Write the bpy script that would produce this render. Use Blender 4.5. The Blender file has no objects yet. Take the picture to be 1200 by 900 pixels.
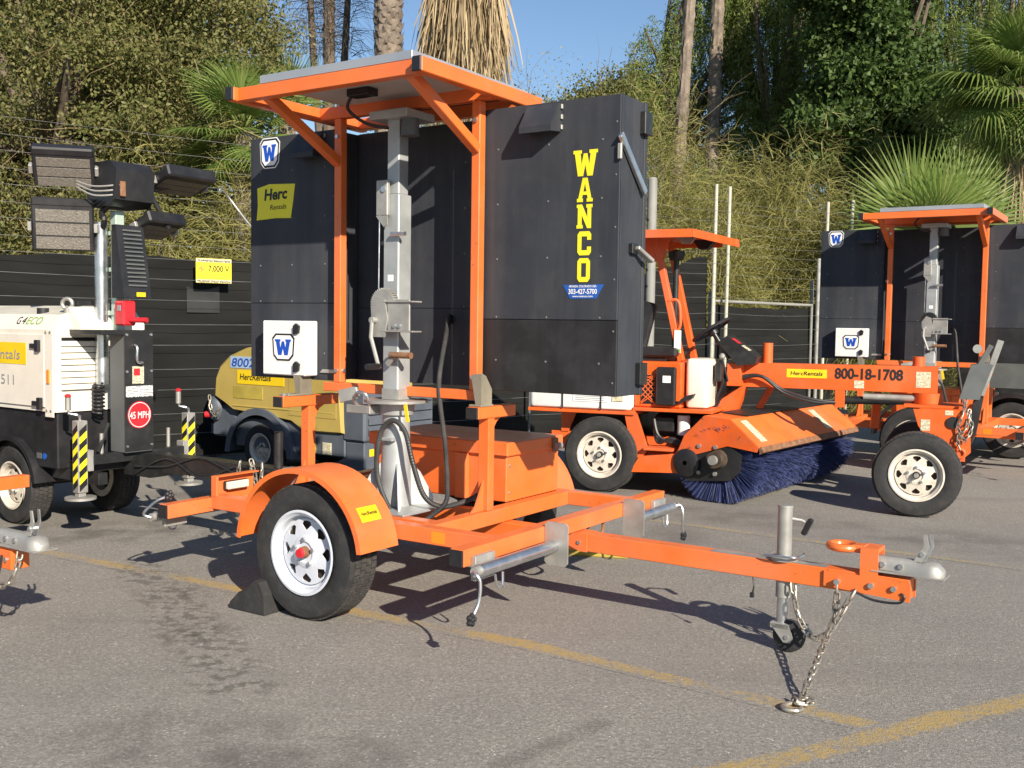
import bpy, bmesh, math, random
import numpy as np
from mathutils import Vector, Matrix
random.seed(7); RNG = np.random.default_rng(11)
SC = bpy.context.scene
COL = SC.collection
R = math.radians

# ------------------------------------------------------------------ camera
CAM_H = 1.484; PITCH = R(3.383); ROLL = R(.79)
cam_d = bpy.data.cameras.new('camera'); cam = bpy.data.objects.new('camera', cam_d); COL.objects.link(cam)
cam_d.sensor_width = 36.0; cam_d.lens = 36.0 * 1206 / 1200
cam_d.clip_start = .05; cam_d.clip_end = 3000
fw = Vector((0, math.cos(PITCH), -math.sin(PITCH))); rt = Vector((1, 0, 0)); up = rt.cross(fw)
r2 = rt * math.cos(ROLL) + up * math.sin(ROLL); u2 = up * math.cos(ROLL) - rt * math.sin(ROLL)
m = Matrix((r2, u2, -fw)).transposed().to_4x4(); m.translation = (0, 0, CAM_H)
cam.matrix_world = m
SC.camera = cam
# ------------------------------------------------------------------ light
SUN_DIR = Vector((.441, -.897, math.tan(R(27.7)))).normalized()      # towards the sun
SUN_EL = math.asin(SUN_DIR.z); SUN_AZ = math.atan2(SUN_DIR.x, SUN_DIR.y)
w = bpy.data.worlds.new('World'); SC.world = w; w.use_nodes = True
nt = w.node_tree; bg = nt.nodes['Background']; bg.inputs[1].default_value = .08
sk = nt.nodes.new('ShaderNodeTexSky'); sk.sky_type = 'NISHITA'; sk.sun_disc = False
sk.sun_elevation = SUN_EL; sk.sun_rotation = SUN_AZ; sk.air_density = 1.0; sk.dust_density = .05; sk.ozone_density = 3.2
nt.links.new(sk.outputs[0], bg.inputs[0])
sd = bpy.data.lights.new('sun', 'SUN'); so = bpy.data.objects.new('sun', sd); COL.objects.link(so)
sd.energy = 5.0; sd.angle = R(.53); sd.color = (1, .90, .76)
so.rotation_euler = SUN_DIR.to_track_quat('Z', 'Y').to_euler(); so.location = SUN_DIR * 60
SC.view_settings.view_transform = 'Standard'; SC.view_settings.look = 'None'
SC.view_settings.exposure = .72; SC.view_settings.gamma = 1; SC.view_settings.use_curve_mapping = False

# ------------------------------------------------------------------ materials
MATS = {}
def nodes(name):
    m = bpy.data.materials.new(name); m.use_nodes = True; t = m.node_tree
    return m, t, t.nodes['Principled BSDF'], t.nodes, t.links
def N(ns, typ, **kw):
    n = ns.new(typ)
    for k, v in kw.items():
        if k.startswith('i_'):
            n.inputs[int(k[2:])].default_value = v
        else:
            setattr(n, k, v)
    return n
def mixc(ns, ls, fac, a, b, mode='MIX'):
    n = ns.new('ShaderNodeMix'); n.data_type = 'RGBA'; n.blend_type = mode
    for sock, val in ((n.inputs[0], fac), (n.inputs[6], a), (n.inputs[7], b)):
        if hasattr(val, 'is_linked'): ls.new(val, sock)
        elif isinstance(val, (int, float)): sock.default_value = val
        else: sock.default_value = (*val[:3], 1)
    return n.outputs[2]
def maprange(ns, ls, src, a, b, c=0., d=1.):
    n = ns.new('ShaderNodeMapRange'); ls.new(src, n.inputs[0])
    for i, v in zip((1, 2, 3, 4), (a, b, c, d)): n.inputs[i].default_value = v
    return n.outputs[0]
def mat(name, col, rough=.5, metal=0., var=.12, scale=5., dirt=.0, dcol=(.16, .13, .10), bump=.0, bscale=60., coat=0., spec=.5, chips=0., ccol=(.13, .06, .035), streak=0., scol=(.12, .115, .11)):
    """paint / metal / plastic with uneven tone, dirt patches and fine relief"""
    m, t, p, ns, ls = nodes(name)
    tc = N(ns, 'ShaderNodeTexCoord')
    n1 = N(ns, 'ShaderNodeTexNoise'); n1.inputs['Scale'].default_value = scale; n1.inputs['Detail'].default_value = 5
    ls.new(tc.outputs['Object'], n1.inputs['Vector'])
    f = maprange(ns, ls, n1.outputs[0], .3, .7)
    c = mixc(ns, ls, f, [x * (1 - var) for x in col], [min(1, x * (1 + var)) for x in col])
    if dirt > 0:
        n2 = N(ns, 'ShaderNodeTexNoise'); n2.inputs['Scale'].default_value = scale * 2.7; n2.inputs['Detail'].default_value = 8; n2.inputs['Roughness'].default_value = .65
        ls.new(tc.outputs['Object'], n2.inputs['Vector'])
        g = maprange(ns, ls, n2.outputs[0], .48, .75, 0, dirt)
        c = mixc(ns, ls, g, c, dcol)
    if streak > 0:      # rain-washed dust, drawn out downwards
        mp = N(ns, 'ShaderNodeMapping'); mp.inputs['Scale'].default_value = (7, 7, .55); ls.new(tc.outputs['Object'], mp.inputs[0])
        n4 = N(ns, 'ShaderNodeTexNoise'); n4.inputs['Scale'].default_value = 1.6; n4.inputs['Detail'].default_value = 6; n4.inputs['Roughness'].default_value = .6; ls.new(mp.outputs[0], n4.inputs['Vector'])
        c = mixc(ns, ls, maprange(ns, ls, n4.outputs[0], .42, .72, 0, streak), c, scol)
    if chips > 0:       # chipped paint and small scuffs
        n5 = N(ns, 'ShaderNodeTexNoise'); n5.inputs['Scale'].default_value = 38; n5.inputs['Detail'].default_value = 3; n5.inputs['Roughness'].default_value = .6; ls.new(tc.outputs['Object'], n5.inputs['Vector'])
        n6 = N(ns, 'ShaderNodeTexNoise'); n6.inputs['Scale'].default_value = 3.1; n6.inputs['Detail'].default_value = 4; ls.new(tc.outputs['Object'], n6.inputs['Vector'])
        q = N(ns, 'ShaderNodeMath', operation='MULTIPLY'); ls.new(maprange(ns, ls, n5.outputs[0], .66, .70, 0, chips), q.inputs[0]); ls.new(maprange(ns, ls, n6.outputs[0], .46, .60), q.inputs[1])
        c = mixc(ns, ls, q.outputs[0], c, ccol)
        n7 = N(ns, 'ShaderNodeTexNoise'); n7.inputs['Scale'].default_value = 1.7; n7.inputs['Detail'].default_value = 3; ls.new(tc.outputs['Object'], n7.inputs['Vector'])
        c = mixc(ns, ls, maprange(ns, ls, n7.outputs[0], .45, .75, 0, .28), c, [min(1, x * .75 + .14) for x in col])
    ls.new(c, p.inputs['Base Color'])
    rr = maprange(ns, ls, n1.outputs[0], .3, .7, max(.03, rough - .10), min(1, rough + .12))
    ls.new(rr, p.inputs['Roughness'])
    p.inputs['Metallic'].default_value = metal
    p.inputs['Coat Weight'].default_value = coat; p.inputs['Coat Roughness'].default_value = .15
    p.inputs['Specular IOR Level'].default_value = spec
    if bump > 0:
        n3 = N(ns, 'ShaderNodeTexNoise'); n3.inputs['Scale'].default_value = bscale; n3.inputs['Detail'].default_value = 4
        ls.new(tc.outputs['Object'], n3.inputs['Vector'])
        b = N(ns, 'ShaderNodeBump'); b.inputs['Strength'].default_value = bump; b.inputs['Distance'].default_value = .01
        ls.new(n3.outputs[0], b.inputs['Height']); ls.new(b.outputs[0], p.inputs['Normal'])
    MATS[name] = m
    return m
mat('orange', (.73, .150, .026), .42, dirt=.22, dcol=(.50, .20, .09), var=.10, coat=.12, chips=.75)
mat('orange_old', (.70, .105, .010), .5, dirt=.4, dcol=(.34, .13, .06), var=.12, chips=.9)
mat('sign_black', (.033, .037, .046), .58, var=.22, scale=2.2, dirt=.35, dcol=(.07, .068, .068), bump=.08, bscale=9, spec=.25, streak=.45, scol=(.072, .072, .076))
mat('galv', (.36, .355, .33), .5, metal=.45, var=.16, scale=9, dirt=.3, dcol=(.27, .25, .22), bump=.06, bscale=40)
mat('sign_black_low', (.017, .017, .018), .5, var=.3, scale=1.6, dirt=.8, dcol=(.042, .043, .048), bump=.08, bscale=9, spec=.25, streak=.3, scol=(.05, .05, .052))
mat('cradle_zinc', (.32, .29, .22), .5, metal=.4, var=.15, dirt=.3)
mat('galv_bright', (.60, .62, .64), .30, metal=.9, var=.10, scale=12, dirt=.2, dcol=(.3, .28, .25))
mat('mast_alu', (.42, .44, .44), .5, metal=.45, var=.12, scale=6, dirt=.25, dcol=(.25, .24, .22))
mat('alu_frame', (.42, .44, .46), .4, metal=.5, var=.06)
mat('rubber', (.022, .022, .023), .78, var=.25, scale=7, dirt=.45, dcol=(.07, .062, .052), bump=.25, bscale=90)
mat('tread', (.035, .033, .031), .9, var=.3, scale=14, dirt=.6, dcol=(.11, .095, .08))
mat('black_plastic', (.015, .015, .017), .45, var=.2, dirt=.25, dcol=(.06, .055, .05))
mat('black_steel', (.016, .017, .018), .4, var=.25, dirt=.3, dcol=(.07, .06, .05))
mat('grey_steel', (.10, .11, .11), .5, var=.15, dirt=.2)
mat('conduit', (.03, .03, .03), .55, var=.3, dirt=.4, dcol=(.1, .09, .08))
mat('white_paint', (.78, .78, .76), .4, var=.04, dirt=.18, dcol=(.45, .40, .33))
mat('rim_white', (.57, .60, .66), .35, var=.03, dirt=.15, dcol=(.42, .36, .30))
mat('rim_old', (.62, .57, .49), .5, var=.08, dirt=.5, dcol=(.25, .17, .11))
mat('cream', (.74, .70, .60), .38, var=.04, dirt=.15, dcol=(.45, .40, .32), coat=.2)
mat('sticker_yellow', (.80, .56, .015), .4, var=.05)
mat('herc_yellow', (.78, .70, .02), .45, var=.05)
mat('wanco_yellow', (.85, .72, .02), .45, var=.05, dirt=.12)
mat('sticker_blue', (.015, .09, .38), .4, var=.15)
mat('emblem_blue', (.008, .07, .42), .4, var=.04)
mat('print_black', (.012, .012, .012), .5, var=.0)
mat('print_white', (.82, .82, .80), .5, var=.0)
mat('print_grey', (.25, .26, .28), .5, var=.0)
mat('print_green', (.22, .42, .06), .5, var=.0)
mat('red_paint', (.55, .02, .03), .4, var=.1)
mat('chain_zinc', (.42, .39, .33), .45, metal=.8, var=.3, scale=30, dirt=.5, dcol=(.16, .11, .07))
mat('rust', (.20, .09, .04), .85, var=.35, scale=14, dirt=.5, dcol=(.36, .30, .24))
mat('label_pale', (.34, .46, .58), .5, var=.1)
mat('drum', (.05, .035, .025), .8, var=.4, scale=12, dirt=.5, dcol=(.16, .09, .045))
mat('khaki', (.44, .325, .085), .5, var=.05, dirt=.22, dcol=(.30, .24, .12))
mat('slate', (.085, .10, .125), .55, var=.10, dirt=.25, dcol=(.16, .15, .14))
mat('lens_clear', (.70, .66, .52), .2, var=.05)
mat('lens_amber', (.75, .25, .02), .25, var=.05)
mat('lens_red', (.35, .01, .01), .25, var=.05)
mat('panel_back', (.42, .42, .40), .6, var=.10, scale=4)
mat('solar_cell', (.012, .018, .05), .18, var=.15, scale=8)
mat('led', (.15, .135, .115), .35, var=.18, scale=60, bump=.5, bscale=90)
mat('wood_yellow', (.40, .31, .05), .8, var=.2, dirt=.4)
mat('mast_green', (.42, .52, .45), .5, var=.08, metal=.2)
mat('wire_steel', (.36, .36, .34), .45, metal=.7, var=.1)
mat('fibre_pole', (.46, .45, .36), .55, var=.08, dirt=.2)
mat('pipe_grey', (.24, .24, .22), .6, var=.12, dirt=.3, dcol=(.3, .28, .24))
def printed(name, base, ink):
    """small printed label: rows of broken dark print"""
    m, t, p, ns, ls = nodes(name); tc = N(ns, 'ShaderNodeTexCoord')
    wv = N(ns, 'ShaderNodeTexWave'); wv.bands_direction = 'Z'; wv.inputs['Scale'].default_value = 28; wv.inputs['Distortion'].default_value = 0; ls.new(tc.outputs['Object'], wv.inputs['Vector'])
    nz = N(ns, 'ShaderNodeTexNoise'); nz.inputs['Scale'].default_value = 90; nz.inputs['Detail'].default_value = 2; ls.new(tc.outputs['Object'], nz.inputs['Vector'])
    a = N(ns, 'ShaderNodeMath', operation='MULTIPLY'); ls.new(maprange(ns, ls, wv.outputs[0], .45, .6), a.inputs[0]); ls.new(maprange(ns, ls, nz.outputs[0], .42, .50), a.inputs[1])
    ls.new(mixc(ns, ls, a.outputs[0], base, ink), p.inputs['Base Color']); p.inputs['Roughness'].default_value = .5; MATS[name] = m
printed('label_cream', (.70, .65, .46), (.22, .18, .12)); printed('label_white', (.74, .74, .70), (.12, .12, .13))
def slate_cloth():
    """black privacy mesh: woven weave, faded streaks"""
    m, t, p, ns, ls = nodes('privacy_mesh')
    tc = N(ns, 'ShaderNodeTexCoord')
    n1 = N(ns, 'ShaderNodeTexNoise'); n1.inputs['Scale'].default_value = 1.3; n1.inputs['Detail'].default_value = 6
    mp = N(ns, 'ShaderNodeMapping'); mp.inputs['Scale'].default_value = (1, 1, 5)
    ls.new(tc.outputs['Object'], mp.inputs[0]); ls.new(mp.outputs[0], n1.inputs['Vector'])
    f = maprange(ns, ls, n1.outputs[0], .3, .7)
    c = mixc(ns, ls, f, (.007, .0075, .007), (.015, .015, .014)); ls.new(c, p.inputs['Base Color'])
    p.inputs['Roughness'].default_value = .85; p.inputs['Specular IOR Level'].default_value = .2
    wv = N(ns, 'ShaderNodeTexWave'); wv.inputs['Scale'].default_value = 60; wv.bands_direction = 'Z'
    ls.new(tc.outputs['Object'], wv.inputs['Vector'])
    b = N(ns, 'ShaderNodeBump'); b.inputs['Strength'].default_value = .25; b.inputs['Distance'].default_value = .004
    ls.new(wv.outputs[0], b.inputs['Height']); ls.new(b.outputs[0], p.inputs['Normal'])
    MATS['privacy_mesh'] = m
slate_cloth()
def leafmat(name, cols, trans=.35, rough=.55):
    m, t, p, ns, ls = nodes(name)
    ge = N(ns, 'ShaderNodeNewGeometry')
    cr = N(ns, 'ShaderNodeValToRGB'); e = cr.color_ramp.elements
    while len(e) < len(cols): e.new(.5)
    for i, c in enumerate(cols): e[i].position = i / (len(cols) - 1); e[i].color = (*c, 1)
    ls.new(ge.outputs['Random Per Island'], cr.inputs[0])
    ls.new(cr.outputs[0], p.inputs['Base Color']); p.inputs['Roughness'].default_value = rough
    p.inputs['Specular IOR Level'].default_value = .3
    tr = N(ns, 'ShaderNodeBsdfTranslucent'); ls.new(cr.outputs[0], tr.inputs[0])
    mx = N(ns, 'ShaderNodeMixShader'); mx.inputs[0].default_value = trans
    ls.new(p.outputs[0], mx.inputs[1]); ls.new(tr.outputs[0], mx.inputs[2])
    ls.new(mx.outputs[0], ns['Material Output'].inputs[0])
    MATS[name] = m
leafmat('leaf_olive', [(.085, .11, .030), (.18, .19, .06), (.25, .215, .085), (.14, .165, .05)])
leafmat('stem_dark', [(.05, .04, .03), (.10, .08, .055), (.07, .055, .04)], .1)
leafmat('leaf_pepper', [(.12, .18, .045), (.20, .26, .065), (.15, .20, .04), (.30, .32, .10)])
leafmat('leaf_dark', [(.045, .080, .020), (.085, .140, .036), (.065, .110, .026), (.13, .19, .05)])
leafmat('leaf_far', [(.10, .12, .04), (.17, .165, .05), (.14, .15, .045)])
leafmat('strand_dry', [(.18, .18, .055), (.31, .28, .09), (.24, .25, .075), (.40, .35, .14)], .3)
leafmat('strand_brown', [(.15, .11, .06), (.28, .21, .115), (.20, .15, .08)], .2)
leafmat('palm_green', [(.10, .16, .035), (.16, .23, .05), (.22, .27, .08)], .3, .45)
leafmat('palm_dry', [(.34, .26, .15), (.50, .39, .24), (.27, .20, .11), (.42, .33, .19)], .15, .7)
mat('bark_palm', (.20, .16, .125), .9, var=.4, scale=6, dirt=.6, dcol=(.10, .075, .055), bump=1., bscale=18)
mat('bark', (.13, .10, .075), .9, var=.3, scale=6, dirt=.5, dcol=(.06, .05, .04), bump=.8, bscale=22)
mat('fibre_orange', (.36, .15, .04), .9, var=.4, scale=14)

# ------------------------------------------------------------------ geometry helpers
def V3(*a): return Vector(a)
def frame(d, upv=(0, 0, 1)):
    d = Vector(d).normalized(); upv = Vector(upv)
    s = d.cross(upv)
    if s.length < 1e-4: s = d.cross(Vector((1, 0, 0)))
    s.normalize(); return d, s, s.cross(d).normalized()
class G:
    """collects shapes of ONE part; build() links it as one mesh object"""
    def __init__(s, off=(0, 0, 0)): s.v = []; s.f = []; s.off = Vector(off)
    def add(s, vs, fs):
        n = len(s.v); s.v.extend(tuple(Vector(v) - s.off) for v in vs); s.f.extend(tuple(i + n for i in f) for f in fs); return s
    def obox(s, c, ax, half, ch=.003):
        c = Vector(c); X, Y, Z = half; ch = min(ch, .45 * min(half)); vs = []; ix = {}
        for a in (-1, 1):
            for b in (-1, 1):
                for d in (-1, 1):
                    for k, q in enumerate(((a * X, b * (Y - ch), d * (Z - ch)), (a * (X - ch), b * Y, d * (Z - ch)), (a * (X - ch), b * (Y - ch), d * Z))):
                        ix[a, b, d, k] = len(vs); vs.append(c + ax[0] * q[0] + ax[1] * q[1] + ax[2] * q[2])
        fs = []
        for a in (-1, 1):
            fs.append([ix[a, b, d, 0] for b, d in ((-1, -1), (1, -1), (1, 1), (-1, 1))])
            fs.append([ix[b, a, d, 1] for b, d in ((-1, -1), (1, -1), (1, 1), (-1, 1))])
            fs.append([ix[b, d, a, 2] for b, d in ((-1, -1), (1, -1), (1, 1), (-1, 1))])
            for b in (-1, 1):
                fs.append([ix[a, b, -1, 0], ix[a, b, 1, 0], ix[a, b, 1, 1], ix[a, b, -1, 1]])
                fs.append([ix[a, -1, b, 0], ix[a, 1, b, 0], ix[a, 1, b, 2], ix[a, -1, b, 2]])
                fs.append([ix[-1, a, b, 1], ix[1, a, b, 1], ix[1, a, b, 2], ix[-1, a, b, 2]])
                for d in (-1, 1): fs.append([ix[a, b, d, 0], ix[a, b, d, 1], ix[a, b, d, 2]])
        return s.add(vs, fs)
    def box(s, x0, x1, y0, y1, z0, z1, ch=.003):
        return s.obox(((x0 + x1) / 2, (y0 + y1) / 2, (z0 + z1) / 2), (V3(1, 0, 0), V3(0, 1, 0), V3(0, 0, 1)),
                      (abs(x1 - x0) / 2, abs(y1 - y0) / 2, abs(z1 - z0) / 2), ch)
    def bar(s, p0, p1, wd, ht, upv=(0, 0, 1), ch=.004):
        p0, p1 = Vector(p0), Vector(p1); d, a, b = frame(p1 - p0, upv)
        return s.obox((p0 + p1) / 2, (d, a, b), ((p1 - p0).length / 2, wd / 2, ht / 2), ch)
    def cyl(s, p0, p1, r0, r1=None, n=16, cap=True):
        r1 = r0 if r1 is None else r1; p0, p1 = Vector(p0), Vector(p1); d, a, b = frame(p1 - p0)
        vs = []
        for p, r in ((p0, r0), (p1, r1)):
            vs += [p + a * r * math.cos(2 * math.pi * i / n) + b * r * math.sin(2 * math.pi * i / n) for i in range(n)]
        fs = [[i, (i + 1) % n, n + (i + 1) % n, n + i] for i in range(n)]
        if cap: fs += [list(range(n)), list(range(n, 2 * n))]
        return s.add(vs, fs)
    def tube(s, pts, r, n=8, closed=False):
        pts = [Vector(p) for p in pts]; m_ = len(pts); rs = r if isinstance(r, (list, tuple)) else [r] * m_
        vs = []; a = None
        for i, p in enumerate(pts):
            if closed: d = pts[(i + 1) % m_] - pts[i - 1]
            else: d = pts[min(i + 1, m_ - 1)] - pts[max(i - 1, 0)]
            d.normalize()
            if a is None: _, a, b = frame(d)
            else:
                a = a - d * a.dot(d)
                if a.length < 1e-6: _, a, b = frame(d)
                a.normalize(); b = d.cross(a)
            b = d.cross(a)
            vs += [p + a * rs[i] * math.cos(2 * math.pi * k / n) + b * rs[i] * math.sin(2 * math.pi * k / n) for k in range(n)]
        fs = []
        for i in range(m_ if closed else m_ - 1):
            j = (i + 1) % m_
            fs += [[i * n + k, i * n + (k + 1) % n, j * n + (k + 1) % n, j * n + k] for k in range(n)]
        if not closed: fs += [list(range(n)), list(range((m_ - 1) * n, m_ * n))]
        return s.add(vs, fs)
    def prism(s, poly, fn, h0, h1):
        n = len(poly)
        vs = [fn(a, b, h0) for a, b in poly] + [fn(a, b, h1) for a, b in poly]
        return s.add(vs, [list(range(n)), list(range(n, 2 * n))] + [[i, (i + 1) % n, n + (i + 1) % n, n + i] for i in range(n)])
    def lathe(s, prof, c, d, n=32, closed=False):
        c = Vector(c); d, a, b = frame(d); vs = []; k = len(prof)
        for i in range(n):
            t = 2 * math.pi * i / n; e = a * math.cos(t) + b * math.sin(t)
            vs += [c + e * r + d * h for r, h in prof]
        fs = []
        for i in range(n):
            j = (i + 1) % n
            for q in range(k if closed else k - 1):
                w_ = (q + 1) % k; fs.append([i * k + q, i * k + w_, j * k + w_, j * k + q])
        return s.add(vs, fs)
    def torus(s, c, nrm, Rr, r, n=24, m_=8):
        prof = [(Rr + r * math.cos(2 * math.pi * k / m_), r * math.sin(2 * math.pi * k / m_)) for k in range(m_)]
        return s.lathe(prof, c, nrm, n, True)
    def ball(s, c, r, n=12, sq=(1, 1, 1)):
        c = Vector(c); vs = []; fs = []; k = n // 2 + 1
        for i in range(k):
            ph = math.pi * i / (k - 1)
            for j in range(n):
                t = 2 * math.pi * j / n
                vs.append(c + Vector((r * sq[0] * math.sin(ph) * math.cos(t), r * sq[1] * math.sin(ph) * math.sin(t), r * sq[2] * math.cos(ph))))
        for i in range(k - 1):
            for j in range(n): fs.append([i * n + j, i * n + (j + 1) % n, (i + 1) * n + (j + 1) % n, (i + 1) * n + j])
        return s.add(vs, fs)
    def mesh(s, name, material, ang=32, merge=True):
        me = bpy.data.meshes.new(name); me.from_pydata(s.v, [], s.f)
        bm = bmesh.new(); bm.from_mesh(me)
        if merge: bmesh.ops.remove_doubles(bm, verts=bm.verts, dist=1e-5)
        bmesh.ops.recalc_face_normals(bm, faces=bm.faces); bm.to_mesh(me); bm.free()
        me.materials.append(MATS[material])
        me.polygons.foreach_set('use_smooth', [True] * len(me.polygons)); me.set_sharp_from_angle(angle=R(ang))
        return me
    def build(s, name, material, parent=None, ang=32, merge=True, label=None):
        o = bpy.data.objects.new(name, s.mesh(name, material, ang, merge)); COL.objects.link(o)
        if parent is not None: o.parent = parent
        if label: o['label'] = label
        return o
def thing(name, label, cat, loc=(0, 0, 0), rz=0., group=None):
    o = bpy.data.objects.new(name, None); COL.objects.link(o); o.empty_display_size = .3
    o.location = loc; o.rotation_euler = (0, 0, rz); o['label'] = label; o['category'] = cat
    if group: o['group'] = group
    return o
def tag(o, label, cat, group=None):
    o['label'] = label; o['category'] = cat
    if group: o['group'] = group
    return o
def cr(pts, k=6, closed=False):
    """Catmull-Rom through points"""
    P = [Vector(p) for p in pts]; out = []; n = len(P)
    for i in range(n if closed else n - 1):
        if closed: a, b, c, d = P[i - 1], P[i], P[(i + 1) % n], P[(i + 2) % n]
        else: a, b, c, d = P[max(i - 1, 0)], P[i], P[i + 1], P[min(i + 2, n - 1)]
        for j in range(k):
            t = j / k
            out.append(.5 * ((2 * b) + (c - a) * t + (2 * a - 5 * b + 4 * c - d) * t * t + (3 * b - a - 3 * c + d) * t ** 3))
    if not closed: out.append(P[-1])
    return out
def text(parent, s, o, rx, ux, h, material, wdt=None, bold=0., shear=0., name='lettering', off=(0, 0, 0)):
    """lettering as flat mesh: o = lower-left corner, rx/ux = directions, h = cap height, wdt = total width"""
    c = bpy.data.curves.new('t', 'FONT'); c.body = s; c.size = 1; c.offset = bold; c.shear = shear; c.resolution_u = 3
    ob = bpy.data.objects.new('t', c); COL.objects.link(ob)
    dg = bpy.context.evaluated_depsgraph_get(); me = bpy.data.meshes.new_from_object(ob.evaluated_get(dg)); bpy.data.objects.remove(ob)
    n = len(me.vertices); co = np.empty(n * 3); me.vertices.foreach_get('co', co); co = co.reshape(-1, 3)
    x0, x1 = co[:, 0].min(), co[:, 0].max(); sy = h / .729; sx = wdt / (x1 - x0) if wdt else sy
    rx = np.array(Vector(rx).normalized()); ux = np.array(Vector(ux).normalized()); oo = np.array(o, float) - np.array(off)
    P = oo + np.outer((co[:, 0] - x0) * sx, rx) + np.outer(co[:, 1] * sy, ux)
    me.vertices.foreach_set('co', P.ravel()); me.update(); me.materials.clear(); me.materials.append(MATS[material]); me.name = name
    q = bpy.data.objects.new(name, me); COL.objects.link(q); q.parent = parent
    return q
SLAB = {
 'W': [[(0, 10), (3.4, 10), (3.4, 8.7), (2.9, 8.7), (3.4, 4.2), (4.3, 8.7), (5.7, 8.7), (6.6, 4.2), (7.1, 8.7), (6.6, 8.7), (6.6, 10), (10, 10), (10, 8.7), (9.4, 8.7), (8, 0), (5.9, 0), (5, 4.6), (4.1, 0), (2, 0), (.6, 8.7), (0, 8.7)]],
 'A': [[(3.6, 10), (5, 10), (5, 7.8), (4, 4.3), (5, 4.3), (5, 2.9), (3.6, 2.9), (3.2, 1.4), (3.8, 1.4), (3.8, 0), (.3, 0), (.3, 1.4), (1.1, 1.4)],
       [(5, 10), (6.4, 10), (8.9, 1.4), (9.7, 1.4), (9.7, 0), (6.2, 0), (6.2, 1.4), (6.8, 1.4), (6.4, 2.9), (5, 2.9), (5, 4.3), (6, 4.3), (5, 7.8)]],
 'N': [[(.2, 10), (3.3, 10), (6.8, 4.4), (6.8, 8.6), (6.1, 8.6), (6.1, 10), (9.8, 10), (9.8, 8.6), (9.1, 8.6), (9.1, 0), (6.8, 0), (3.2, 5.8), (3.2, 1.4), (3.9, 1.4), (3.9, 0), (.2, 0), (.2, 1.4), (.9, 1.4), (.9, 8.6), (.2, 8.6)]],
 'C': [[(2.2, 10), (8.2, 10), (9.4, 8.8), (9.4, 6.4), (7, 6.4), (7, 7.9), (3.3, 7.9), (3.3, 2.1), (7, 2.1), (7, 3.6), (9.4, 3.6), (9.4, 1.2), (8.2, 0), (2.2, 0), (.9, 1.3), (.9, 8.7)]],
 'O': [[(2.3, 10), (5, 10), (5, 7.9), (3.3, 7.9), (3.3, 2.1), (5, 2.1), (5, 0), (2.3, 0), (.9, 1.4), (.9, 8.6)],
       [(5, 10), (7.7, 10), (9.1, 8.6), (9.1, 1.4), (7.7, 0), (5, 0), (5, 2.1), (6.7, 2.1), (6.7, 7.9), (5, 7.9)]]}
def emblem(parent, cx, cz, y, wd, ht, off):
    """white shield with black rim and blue slab W on a face looking towards -y"""
    def octo(k):
        a, b = wd / 2 * k, ht / 2 * k
        return [(-a * .70, b), (a * .70, b), (a, b * .68), (a * .9, -b * .62), (a * .55, -b), (-a * .55, -b), (-a * .9, -b * .62), (-a, b * .68)]
    fn = lambda a, b, h: (cx + a, y - h, cz + b)
    e = G(off).prism(octo(1.04), fn, 0, .0012).build('emblem', 'print_white', parent, merge=False)
    G(off).prism(octo(.97), fn, .0012, .0024).build('emblem_rim', 'print_black', e, merge=False)
    G(off).prism(octo(.84), fn, .0024, .0040).build('emblem_face', 'print_white', e, merge=False)
    g = G(off)
    for poly in SLAB['W']: g.prism([((a - 5) * .069 * wd, (b - 5) * .056 * ht) for a, b in poly], fn, .0040, .0058)
    g.build('emblem_letter', 'emblem_blue', e, merge=False)
    return e
# ------------------------------------------------------------------ fast quad clouds
def quads(name, vs, material, nv=4):
    vs = np.asarray(vs, np.float32); n = len(vs) // nv
    me = bpy.data.meshes.new(name); me.vertices.add(n * nv); me.vertices.foreach_set('co', vs.ravel())
    me.loops.add(n * nv); me.loops.foreach_set('vertex_index', np.arange(n * nv, dtype=np.int32))
    me.polygons.add(n); me.polygons.foreach_set('loop_start', np.arange(0, n * nv, nv, dtype=np.int32))
    me.update(calc_edges=True); me.validate(); me.materials.append(MATS[material])
    o = bpy.data.objects.new(name, me); COL.objects.link(o)
    return o
leafmat('bristle', [(.022, .032, .10), (.045, .065, .19), (.07, .09, .22), (.05, .055, .10)], .1, .5)
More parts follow.
